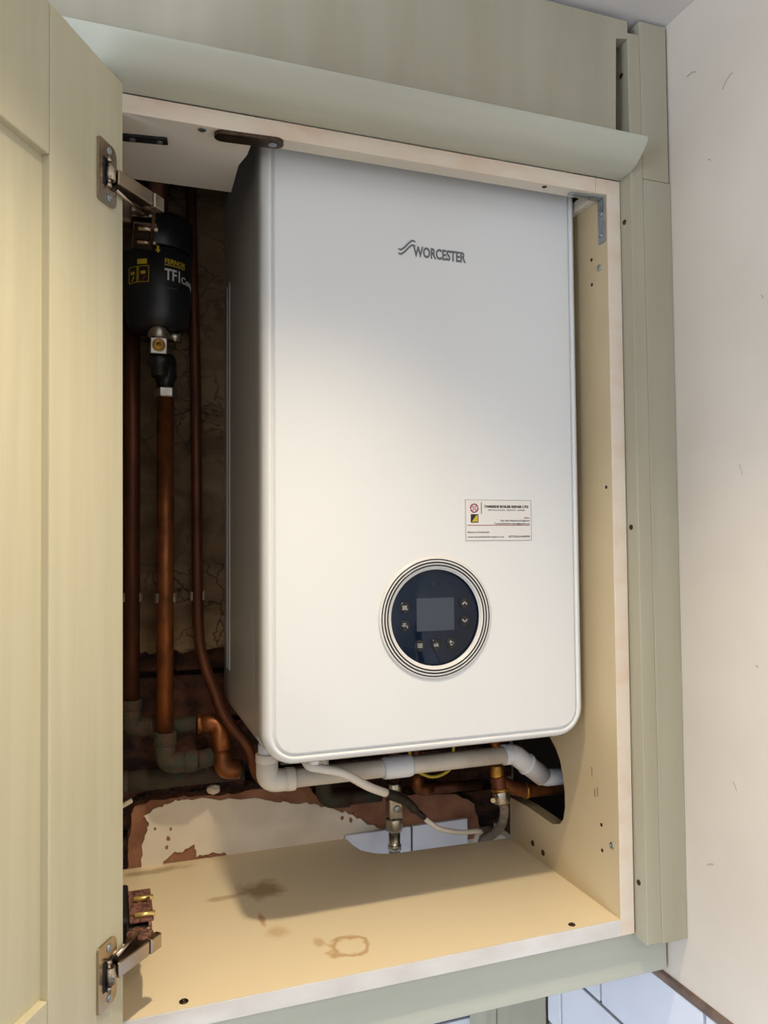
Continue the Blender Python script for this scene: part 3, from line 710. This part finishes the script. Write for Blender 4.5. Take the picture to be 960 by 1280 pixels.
    icon(*btn['up'], [[(-2.6*q, -1.4*q), (0, 1.4*q), (2.6*q, -1.4*q)]], 0.0012)
    icon(*btn['down'], [[(-2.6*q, 1.4*q), (0, -1.4*q), (2.6*q, 1.4*q)]], 0.0012)
    icon(*btn['menu'], [[(-2.8*q, z), (2.8*q, z)] for z in (-2*q, -.7*q, .7*q, 2*q)], 0.0006)
    icon(*btn['back'], [[(-2.4*q, 1.4*q), (1.6*q, 1.4*q), (2.6*q, .4*q), (2.4*q, -1*q), (1.2*q, -1.8*q), (-.8*q, -1.8*q)], [(-1*q, 2.6*q), (-2.4*q, 1.4*q), (-1*q, .2*q)]], 0.0011)
    front_text('icon', 'ok', CX, CZ-0.0336, YG-0.0010, 0.0046, 'icon_grey', gl, 'CENTER', width=0.0062, bold=0.00005)
    # flame mark in dark relief above the screen
    bm = new_bm(); fl = [(0, 4.2), (1.4, 2.4), (2.4, 0.2), (1.8, -1.8), (0, -2.8), (-1.8, -1.8), (-2.2, 0.2), (-1.2, 1.4), (-0.8, 2.8)]
    add_prism(bm, [(CX-0.003+x*q, CZ+0.0385+z*q) for x, z in fl], 'y', YG-0.0005, YG); obj('flame_mark', bm, 'button_black', gl)
    # maker's mark
    lt = front_text('brand_lettering', 'WORCESTER', -0.2350, 0.7778, 0.0473, 0.0118, 'logo_grey', b, 'LEFT', width=0.0680, bold=0.0006); lt['label'] = 'grey raised brand lettering'
    bm = new_bm()
    for oz in (0.0, -0.0052):
        top, bot = [], []
        for k in range(21):
            t = k/20; x = -0.2540+t*0.0215+(0.0 if oz == 0 else 0.0)
            z = 0.7878+oz+0.0052*math.sin((t-0.5)*math.pi*1.15)*1.0+t*0.004-(0.0022*max(0, t-0.82)/0.18 if t > .82 else 0)+(0.0016*max(0, .15-t)/.15)
            w = 0.0009+0.0006*math.sin(t*math.pi)
            top.append((x, z+w)); bot.append((x, z-w))
        add_prism(bm, top+list(reversed(bot)), 'y', 0.0470, 0.0473)
    o = obj('brand_waves', bm, 'logo_grey', b); o['label'] = 'two grey wave strokes beside the brand lettering'
build_boiler()

def build_card():
    x0, x1, z0, z1, y = -0.1722, -0.0840, 0.4455, 0.4938, 0.0473
    t = thing('business_card', 'white business card stuck on the boiler front above the display', 'card', ((x0+x1)/2, y, z0))
    bm = new_bm(); add_box(bm, x0, x1, y-0.0004, y, z0, z1); obj('card_sheet', bm, 'card_white', t)
    Y = y-0.0006
    def rect(name, a, b, c, d, m):
        bm = new_bm(); add_box(bm, a, b, Y, y-0.0003, c, d); return obj(name, bm, m, t)
    for a, b, c, d in ((x0, x1, z0, z0+0.0003), (x0, x1, z1-0.0003, z1), (x0, x0+0.0003, z0, z1), (x1-0.0003, x1, z0, z1)): rect('card_border', a, b, c, d, 'print_grey')
    rect('divider', x0+0.0205, x0+0.0213, z1-0.0165, z1-0.0030, 'print_black')
    rect('rule', x0+0.0022, x1-0.0022, z0+0.0177, z0+0.0184, 'print_red')
    def tx(s, x, z, h, m, al='LEFT', w=None, bold=0.0): front_text('lettering', s, x, z, Y+0.0001, h, m, t, al, w, bold)
    tx('TAMESIDE BOILER REPAIR LTD', x0+0.0245, z1-0.0092, 0.0027, 'print_black', 'LEFT', 0.0600, 0.00015)
    tx('INSTALLATION - SERVICE - REPAIR', x0+0.0295, z1-0.0128, 0.0015, 'print_grey', 'LEFT', 0.0500)
    tx('Robert', x1-0.0022, z0+0.0262, 0.0018, 'print_red', 'RIGHT')
    tx('Gas Safe Registered Engineer', x1-0.0022, z0+0.0228, 0.0019, 'print_black', 'RIGHT', 0.0400)
    tx('Tamesideboilerrepair@gmail.com', x1-0.0022, z0+0.0192, 0.0019, 'print_black', 'RIGHT', 0.0480)
    tx('Based in Dukinfield', x0+0.0024, z0+0.0090, 0.0019, 'print_black', 'LEFT', 0.0280)
    tx('www.tamesideboilerrepair.co.uk', x0+0.0024, z0+0.0035, 0.0019, 'print_black', 'LEFT', 0.0480)
    tx('07724144999', x1-0.0022, z0+0.0033, 0.0024, 'print_black', 'RIGHT', 0.0290)
    # red knot emblem: interlocking rounded hooks
    cx, cz = x0+0.0115, z1-0.0100
    bm = new_bm()
    for k in range(4):
        a0 = k*math.pi/2+0.3; pts_o, pts_i = [], []
        for j in range(8):
            a = a0+j/7*1.45; pts_o.append((cx+0.0056*math.cos(a), cz+0.0056*math.sin(a))); pts_i.append((cx+0.0040*math.cos(a), cz+0.0040*math.sin(a)))
        add_prism(bm, pts_o+list(reversed(pts_i)), 'y', Y, y-0.0003)
        p, e = [], []
        for j in range(8):
            a = a0+0.2+j/7*1.5; rr = 0.0040-j/7*0.0030; p.append((cx+(rr-.0001)*math.cos(a), cz+(rr-.0001)*math.sin(a))); e.append((cx+max(rr-0.0014, .0002)*math.cos(a), cz+max(rr-0.0014, .0002)*math.sin(a)))
        add_prism(bm, p+list(reversed(e)), 'y', Y, y-0.0003)
    obj('knot_emblem', bm, 'print_red', t)
    e = rect('square_emblem', x0+0.0068, x0+0.0168, z0+0.0212, z0+0.0312, 'print_black')
    bm = new_bm(); add_prism(bm, [(x0+0.0080, z0+0.0222), (x0+0.0160, z0+0.0222), (x0+0.0160, z0+0.0300), (x0+0.0140, z0+0.0300)], 'y', Y-0.0002, Y); obj('emblem_triangle', bm, 'print_yellow', t)
build_card()

# ------------------------------------------------------------------ system filter
def build_filter():
    AX, AY = -0.5085, 0.282; R = 0.0430
    t = thing('magnetic_filter', 'black cylindrical heating filter with yellow print left of the boiler', 'filter', (AX, AY, 0.655))
    bm = new_bm(); add_lathe(bm, [(0.020, 0.724), (0.034, 0.727), (0.0400, 0.737), (0.0418, 0.752), (R, 0.770), (R, 0.8265), (R-0.002, 0.8285)], (AX, AY, 0), 'z', seg=56)
    body = obj('filter_body', bm, 'black_plastic', t)
    bm = new_bm(); N = 56
    add_lathe(bm, [(R+0.0008, 0.829), (R+0.0026, 0.831), (R+0.0026, 0.868), (R-0.002, 0.874), (0.010, 0.876)], (AX, AY, 0), 'z', seg=N)
    for v in bm.verts:
        a = math.atan2(v.co.y-AY, v.co.x-AX); i = round(a/(2*math.pi)*N)
        if i % 2 and v.co.z > 0.83 and v.co.z < 0.873: v.co = Vector((AX+(v.co.x-AX)*0.965, AY+(v.co.y-AY)*0.965, v.co.z))
    obj('filter_cap', bm, 'black_plastic', t)
    bm = new_bm(); add_lathe(bm, [(0.014, 0.872), (0.014, CEIL-0.05)], (AX, AY, 0), 'z', seg=18); obj('upper_pipe', bm, 'copper_dull', t)
    def wrap(bm, a0, z, m, name, rr=R+0.0002):
        """flat x,y,z mesh wrapped on the cylinder, x -> arc to the right, angle a0 measured from facing -y"""
        for v in bm.verts:
            a = -math.pi/2+a0+v.co.x/R; r = rr+v.co.z
            v.co = Vector((AX+r*math.cos(a), AY+r*math.sin(a), z+v.co.y))
        return obj(name, bm, m, body)
    def strip(x0, x1, y0, y1):
        b = new_bm(); n = max(1, int((x1-x0)/0.003)); 
        for i in range(n): add_box(b, x0+(x1-x0)*i/n, x0+(x1-x0)*(i+1)/n, y0, y1, -0.0002, 0.0003)
        return b
    b = text_bm('FERNOX', 0.0090, 'LEFT', 0.0002, 0.0001); s = 0.0310/bm_width(b)
    for v in b.verts: v.co.x *= s
    wrap(b, 0.14, 0.8055, 'print_yellow', 'brand_lettering')
    wrap(strip(0, 0.030, 0, 0.0010), 0.14, 0.8030, 'print_yellow', 'yellow_line')
    b = text_bm('TF1', 0.0205, 'LEFT', 0.0002, 0.0004); s = 0.0215/bm_width(b)
    for v in b.verts: v.co.x *= s
    wrap(b, 0.145, 0.7845, 'print_white', 'model_lettering')
    wrap(text_bm('Compact', 0.0125, 'LEFT', 0.0002, 0.0002), 0.145+0.0235/R, 0.7845, 'print_white', 'model_lettering')
    wrap(strip(0, 0.013, 0, 0.0008), 0.24, 0.7735, 'print_grey', 'small_line')
    wrap(strip(-0.0065, 0.0065, 0, 0.0065), -0.52, 0.8030, 'print_yellow', 'yellow_block')
    for c in (-0.0165, -0.0005):
        for a, bb, c0, d0 in ((0, 0.0145, 0, 0.0006), (0, 0.0145, 0.0205, 0.0211), (0, 0.0006, 0, 0.0211), (0.0139, 0.0145, 0, 0.0211)):
            wrap(strip(c+a-0.005, c+bb-0.005, c0, d0), -0.52, 0.7795, 'print_yellow', 'pictogram_frame')
        wrap(strip(c-0.0010, c+0.0050, 0.0105, 0.0145), -0.52, 0.7795, 'print_yellow', 'pictogram')
        b = new_bm(); add_prism(b, [(c+0.0005, 0.0030), (c+0.0015, 0.0022), (c+0.0050, 0.0078), (c+0.0040, 0.0086)], 'z', -0.0002, 0.0003); wrap(b, -0.52, 0.7795, 'print_yellow' if c < -0.01 else 'print_red', 'pictogram')
    b = new_bm(); add_prism(b, [(0, -0.0050), (0.0034, -0.0008), (0.0014, -0.0008), (0.0014, 0.0042), (-0.0014, 0.0042), (-0.0014, -0.0008), (-0.0034, -0.0008)], 'z', -0.0002, 0.0004); wrap(b, -0.05, 0.8225, 'print_yellow', 'arrow_mark')
    # valve below
    VX, VY = -0.5085, 0.262
    bm = new_bm(); add_lathe(bm, [(0.0125, 0.7265), (0.0135, 0.7255), (0.0138, 0.7130), (0.0118, 0.7115)], (VX, VY, 0), 'z', seg=24); v = obj('valve', bm, 'nickel', t)
    bm = new_bm(); add_box(bm, VX-0.0108, VX+0.0108, VY-0.0115, VY+0.0115, 0.6900, 0.7115, bev=0.0015); obj('valve_body', bm, 'nickel', v)
    bm = new_bm(); add_lathe(bm, [(0.0082, VY-0.0113), (0.0082, VY-0.0135), (0.0066, VY-0.0142), (0.0060, VY-0.0132), (0.0022, VY-0.0132), (0.0020, VY-0.0145), (0.0001, VY-0.0145)], (VX, 0, 0.7010), 'y', seg=24); obj('valve_spindle', bm, 'brass', v)
    bm = new_bm(); add_lathe(bm, [(0.0145, 0.6895), (0.0155, 0.6885), (0.0155, 0.6790), (0.0120, 0.6775), (0.0110, 0.6640)], (VX+0.002, VY+0.008, 0), 'z', seg=24); obj('black_union', bm, 'black_plastic', t)
    bm = new_bm(); add_tube(bm, [(VX+0.014, VY+0.010, 0.719), (VX+0.030, VY+0.012, 0.719)], 0.0075, 14); obj('side_cap', bm, 'nickel', t)
    bm = new_bm(); add_lathe(bm, [(0.0105, 0.652), (0.0110, 0.662), (0.0145, 0.668), (0.0145, 0.69), (0.011, 0.70)], (-0.4965, 0.300, 0), 'z', seg=20); obj('tail_fitting', bm, 'black_plastic', t)
    bm = new_bm(); add_hex(bm, (-0.4965, 0.300, 0.6420), 0.0150, 0.0130); obj('compression_nut', bm, 'nickel', t)
build_filter()

# ------------------------------------------------------------------ pipework
def pipe_thing(name, label, cat, base, group=None): return thing(name, label, cat, base, group)
def tube_obj(name, path, r, m, parent, seg=18):
    bm = new_bm(); add_tube(bm, path, r, seg); return obj(name, bm, m, parent)
def collar(name, a, b, r, m, parent, seg=18):
    a, b = Vector(a), Vector(b); d = b-a; bm = new_bm()
    add_tube(bm, [a, a+d*0.08, a+d*0.12, b-d*0.12, b-d*0.08, b], [r*0.93, r, r*1.02, r*1.02, r, r*0.93], seg); return obj(name, bm, m, parent)
def pipe_clip(x, y, z, r, parent):
    bm = new_bm()
    outer = []; inner = []
    for k in range(17):
        a = math.radians(-35+250*k/16)
        outer.append((x+(r+0.003)*math.cos(a), y+(r+0.003)*math.sin(a))); inner.append((x+(r+0.0004)*math.cos(a), y+(r+0.0004)*math.sin(a)))
    add_prism(bm, outer+list(reversed(inner)), 'z', z-0.006, z+0.006)
    add_box(bm, x-0.006, x+0.006, y+r, WY-0.001, z-0.006, z+0.006)
    return obj('pipe_clip', bm, 'pvc_dim', parent)

def build_pipes():
    PY = 0.330
    # leftmost 22 mm pipe, turning to the boiler at the bottom
    x1 = -0.5375
    t = thing('copper_pipe', 'leftmost thick dull copper pipe beside the open door', 'pipe', (x1, PY, 0.14))
    tube_obj('pipe', [(x1, PY+0.008, 0.222), (x1-0.001, PY+0.008, 0.60), (x1-0.003, PY+0.008, CEIL-0.05)], 0.011, 'copper_dull', t)
    tube_obj('elbow', fillet([(x1, PY+0.008, 0.230), (x1, PY+0.008, 0.194), (x1+0.026, PY+0.006, 0.194)], 0.020, 8), 0.0132, 'flux_fitting', t)
    collar('solder_joint', (x1, PY+0.008, 0.219), (x1, PY+0.008, 0.233), 0.0142, 'flux_fitting', t)
    collar('coupling', (x1+0.022, PY+0.006, 0.194), (x1+0.044, PY+0.006, 0.194), 0.0138, 'flux_fitting', t)
    tube_obj('pipe', [(x1+0.044, PY+0.006, 0.194), (-0.452, PY, 0.194)], 0.0112, 'copper_dirty', t)
    collar('solder_ring', (-0.452, PY, 0.194), (-0.445, PY, 0.194), 0.0138, 'copper_bright', t)
    tube_obj('elbow', fillet([(-0.447, PY, 0.194), (-0.4215, PY-0.004, 0.194), (-0.4195, PY-0.018, 0.154)], 0.019, 8), 0.0128, 'copper_bright', t)
    tube_obj('elbow', fillet([(-0.4195, PY-0.017, 0.158), (-0.4175, PY-0.022, 0.134), (-0.3955, PY-0.022, 0.133)], 0.020, 8), 0.0130, 'copper_bright', t)
    pipe_clip(x1, PY+0.008, 0.372, 0.011, t)
    # middle 22 mm pipe under the filter
    x2 = -0.4955; P2 = 0.302
    t = thing('copper_pipe', 'thick copper pipe dropping straight below the black filter', 'pipe', (x2, P2, 0.13))
    tube_obj('pipe', [(x2, P2, 0.180), (x2-0.001, P2, 0.643)], 0.0112, 'copper_bright', t)
    tube_obj('elbow', fillet([(x2, P2, 0.192), (x2, P2, 0.152), (x2+0.030, P2, 0.152)], 0.024, 8), 0.0135, 'flux_fitting', t)
    collar('solder_joint', (x2, P2, 0.176), (x2, P2, 0.194), 0.0146, 'flux_fitting', t)
    collar('coupling', (x2+0.024, P2, 0.152), (x2+0.042, P2, 0.152), 0.0142, 'flux_fitting', t)
    tube_obj('pipe', [(x2+0.040, P2, 0.152), (-0.4345, P2+0.006, 0.153)], 0.0120, 'copper_dirty', t)
    pipe_clip(x2, P2, 0.372, 0.0112, t)
    # 15 mm pipe close to the boiler
    t = thing('copper_pipe', 'thin copper pipe next to the boiler, curving behind it', 'pipe', (-0.45, 0.32, 0.10))
    tube_obj('pipe', smooth_path([(-0.4624, 0.325, CEIL-0.05), (-0.4600, 0.325, 0.8708), (-0.4543, 0.325, 0.6675), (-0.4517, 0.325, 0.4218), (-0.4493, 0.325, 0.3223), (-0.4422, 0.32, 0.2787), (-0.4303, 0.315, 0.2446), (-0.4160, 0.31, 0.2068), (-0.3854, 0.31, 0.1625), (-0.3680, 0.32, 0.1178), (-0.3424, 0.33, 0.0974)]), 0.0076, 'copper_dull', t)
    pipe_clip(-0.4513, 0.325, 0.372, 0.0076, t)
    # old thick pipe lying across the recess
    t = thing('old_pipe', 'dirty thick old pipe lying across the bottom of the recess', 'pipe', (-0.47, 0.345, 0.11))
    tube_obj('pipe', [(-0.562, 0.347, 0.119), (-0.47, 0.347, 0.121), (-0.385, 0.349, 0.120)], 0.0142, 'copper_dirty', t)
    collar('sleeve', (-0.558, 0.347, 0.119), (-0.541, 0.347, 0.1193), 0.0160, 'copper_dirty', t)
    # white plastic condensate pipe under the boiler
    wy = 0.160; wz = 0.1570; r = 0.0112
    t = thing('waste_pipe', 'white plastic condensate pipe running beneath the boiler', 'pipe', (-0.20, wy, wz-0.012))
    tube_obj('pipe', [(-0.3862, wy, BZ0-0.0018), (-0.3862, wy, 0.186)], 0.0108, 'pvc_grey', t)
    e = tube_obj('elbow', fillet([(-0.3862, wy, 0.188), (-0.3862, wy, wz), (-0.3600, wy, wz)], 0.022, 10), 0.0135, 'pvc_white', t)
    collar('elbow_socket', (-0.3862, wy, 0.180), (-0.3862, wy, 0.191), 0.0139, 'pvc_white', t)
    collar('elbow_socket', (-0.364, wy, wz), (-0.352, wy, wz), 0.0140, 'pvc_white', t)
    tube_obj('pipe', [(-0.354, wy, wz), (-0.05, wy, wz)], r, 'pvc_white', t)
    collar('coupling', (-0.2385, wy, wz), (-0.1985, wy, wz), 0.0137, 'pvc_grey', t)
    tube_obj('elbow', fillet([(-0.066, wy, wz), (-0.050, wy, wz), (-0.002, wy+0.006, 0.120)], 0.018, 8), 0.0135, 'pvc_grey', t)
    collar('elbow_socket', (-0.030, wy+0.003, 0.1416), (-0.026, wy+0.0032, 0.1386), 0.0146, 'pvc_grey', t)
    tube_obj('pipe', fillet([(-0.010, wy+0.006, 0.1262), (0.002, wy+0.008, 0.117), (0.060, wy+0.010, 0.115)], 0.012, 8), 0.0115, 'pvc_grey', t)
    # copper tee on the right
    tx, ty = -0.0545, 0.200
    t = thing('copper_tee', 'copper tee pipe under the boiler leading into the side hole', 'pipe', (tx, ty, 0.06))
    tube_obj('pipe', [(tx-0.001, ty, BZ0-0.0018), (tx, ty, 0.128)], 0.0078, 'copper_bright', t)
    collar('socket', (tx, ty, 0.133), (tx, ty, 0.115), 0.0098, 'brass', t)
    collar('tee_body', (tx+0.001, ty, 0.118), (tx+0.005, ty, 0.092), 0.0112, 'copper_dull', t)
    collar('lower_nut', (tx+0.005, ty, 0.098), (tx+0.007, ty, 0.079), 0.0118, 'nickel', t)
    collar('clamp_ring', (tx+0.0045, ty, 0.101), (tx+0.005, ty, 0.097), 0.0128, 'brass', t)
    bm = new_bm(); add_tube(bm, [(tx-0.008, ty-0.006, 0.0885), (tx-0.013, ty-0.012, 0.0880)], 0.0035, 12); obj('bleed_screw', bm, 'nickel', t)
    tube_obj('branch', smooth_path([(tx+0.006, ty, 0.108), (tx+0.022, ty, 0.099), (tx+0.042, ty, 0.093), (0.004, ty, 0.091), (0.060, ty, 0.090)]), 0.0098, 'copper_bright', t)
    collar('branch_ring', (-0.012, ty, 0.0915), (-0.006, ty, 0.0912), 0.0112, 'brass', t)
    # flexible hose below the tee
    hz = tube_obj('flexible_hose', smooth_path([(-0.0478, 0.200, 0.0815), (-0.0400, 0.207, 0.0660), (-0.0300, 0.235, 0.034), (-0.0280, 0.268, 0.0083), (-0.0330, 0.292, -0.010), (-0.036, 0.305, -0.06)]), 0.0062, 'hose_grey', None)
    tag(rebase(hz), 'grey flexible hose hanging from the copper tee', 'hose')
    # isolating valve in the middle
    vx, vy = -0.1705, 0.302
    t = thing('isolating_valve', 'grey metal isolating valve on a pipe behind the shelf notch', 'valve', (vx, vy, -0.06))
    tube_obj('pipe', [(vx, vy, 0.17), (vx, vy, 0.086)], 0.0076, 'copper_dull', t)
    collar('upper_nut', (vx, vy, 0.092), (vx, vy, 0.074), 0.0125, 'nickel', t, 6)
    bm = new_bm(); add_box(bm, vx-0.0105, vx+0.0105, vy-0.0105, vy+0.0105, 0.040, 0.075, bev=0.003); v = obj('valve_body', bm, 'nickel', t)
    bm = new_bm(); add_lathe(bm, [(0.0052, vy-0.010), (0.0052, vy-0.0128), (0.004, vy-0.0135), (0.0001, vy-0.0135)], (vx+0.001, 0, 0.056), 'y', seg=16); obj('slotted_screw', bm, 'zinc', v)
    collar('lower_nut', (vx, vy, 0.041), (vx, vy, 0.022), 0.0132, 'nickel', t, 6)
    tube_obj('pipe', [(vx, vy, 0.024), (vx-0.0005, vy, -0.06)], 0.0085, 'nickel', t)
    collar('olive', (vx, vy, 0.002), (vx, vy, -0.006), 0.0098, 'nickel', t)
    # dark pipe crossing behind
    t = thing('dark_pipe', 'blackened pipe with an elbow crossing behind the white pipe', 'pipe', (-0.23, 0.318, 0.06))
    tube_obj('pipe', [(-0.2755, 0.318, 0.190), (-0.2735, 0.318, 0.098)], 0.0085, 'pvc_grey', t)
    tube_obj('elbow', fillet([(-0.2735, 0.318, 0.104), (-0.2725, 0.318, 0.0725), (-0.235, 0.318, 0.0705)], 0.016, 8), 0.0118, 'copper_dirty', t)
    tube_obj('pipe', [(-0.240, 0.318, 0.0705), (-0.186, 0.318, 0.0700)], 0.0092, 'copper_dirty', t)
    # copper elbow behind the valve
    t = thing('copper_elbow', 'small copper elbow pipe in the dark right of the valve', 'pipe', (-0.09, 0.34, 0.05))
    tube_obj('pipe', [(-0.1215, 0.338, 0.180), (-0.1200, 0.338, 0.084)], 0.0076, 'copper_dull', t)
    tube_obj('elbow', fillet([(-0.1200, 0.338, 0.090), (-0.1190, 0.338, 0.0640), (-0.096, 0.338, 0.0630)], 0.016, 8), 0.0096, 'copper_bright', t)
    tube_obj('pipe', [(-0.100, 0.338, 0.0630), (-0.012, 0.338, 0.0610)], 0.0082, 'copper_dull', t)
    # white cable with black taped joint
    t = thing('power_cable', 'white cable with a black taped joint hanging under the boiler', 'cable', (-0.2, 0.2, 0.0))
    tube_obj('sleeve', smooth_path([(-0.3545, 0.106, BZ0-0.0075), (-0.3490, 0.098, 0.1880), (-0.3363, 0.100, 0.1835), (-0.3044, 0.110, 0.1714), (-0.268, 0.130, 0.1466), (-0.238, 0.150, 0.1293)]), 0.0052, 'cable_white', t, 14)
    tube_obj('taped_joint', smooth_path([(-0.243, 0.147, 0.132), (-0.232, 0.153, 0.1260), (-0.2057, 0.170, 0.1106), (-0.187, 0.180, 0.0930), (-0.1697, 0.190, 0.0771)]), [0.0048]*9+[0.0068]*8+[0.0062]*8+[0.0042]*8, 'tape_black', t, 14)
    tube_obj('flex', smooth_path([(-0.1717, 0.189, 0.0785), (-0.160, 0.197, 0.0680), (-0.138, 0.210, 0.0514), (-0.0986, 0.230, 0.0345), (-0.0573, 0.250, 0.0235), (-0.0500, 0.277, 0.0030), (-0.0520, 0.290, -0.05)]), 0.0034, 'cable_white', t, 12)
    o = tube_obj('earth_wire', smooth_path([(-0.1680, 0.25, 0.170), (-0.1626, 0.25, 0.1277), (-0.1505, 0.25, 0.1175), (-0.1321, 0.25, 0.1099), (-0.1134, 0.25, 0.1125), (-0.1007, 0.25, 0.1248), (-0.096, 0.25, 0.172)]), 0.0022, 'wire_yellow', None, 10)
    tag(rebase(o), 'thin yellow wire looping below the white waste pipe', 'wire')
    # pebble and scrap on the ledge
    bm = new_bm(); bmesh.ops.create_icosphere(bm, subdivisions=2, radius=0.0085, matrix=Matrix.Translation((-0.4255, 0.353, 0.0955)) @ Matrix.Diagonal((1.15, 1, 0.85, 1)))
    rnd = random.Random(8)
    for v in bm.verts: v.co += Vector((rnd.uniform(-.001, .001), rnd.uniform(-.001, .001), rnd.uniform(-.001, .001)))
    tag(rebase(obj('plaster_lump', bm, 'stone_pale')), 'small pale lump of plaster lying on the broken wall ledge', 'rubble')
    bm = new_bm(); add_box(bm, -0.014, 0.014, -0.003, 0.003, -0.0025, 0.0025, bev=0.0008, M=Matrix.Translation((-0.5480, 0.350, 0.0880)) @ Matrix.Rotation(math.radians(-26), 4, 'Y'))
    for v in bm.verts: v.co += Vector((0, 0, rnd.uniform(-.0012, .0012)))
    tag(rebase(obj('plaster_scrap', bm, 'stone_pale')), 'white splinter of plaster sticking out beside the open door', 'rubble')
build_pipes()

# ceiling downlight fittings (one above and in front of the cabinet, the others further back)
def build_downlights():
    for i, (x, y, p) in enumerate(DOWN):
        t = thing('downlight', ['recessed ceiling downlight in front of the cabinet', 'recessed ceiling downlight left of the cabinet', 'recessed ceiling downlight behind the camera', 'recessed ceiling downlight by the window'][i], 'light', (x, y, CEIL-0.006), 'kitchen downlights')
        bm = new_bm(); add_lathe(bm, [(0.044, CEIL-0.0002), (0.044, CEIL-0.004), (0.040, CEIL-0.006), (0.030, CEIL-0.004), (0.028, CEIL-0.0002)], (x, y, 0), 'z', seg=32, cap=False); obj('trim_ring', bm, 'chrome_ring', t)
build_downlights()
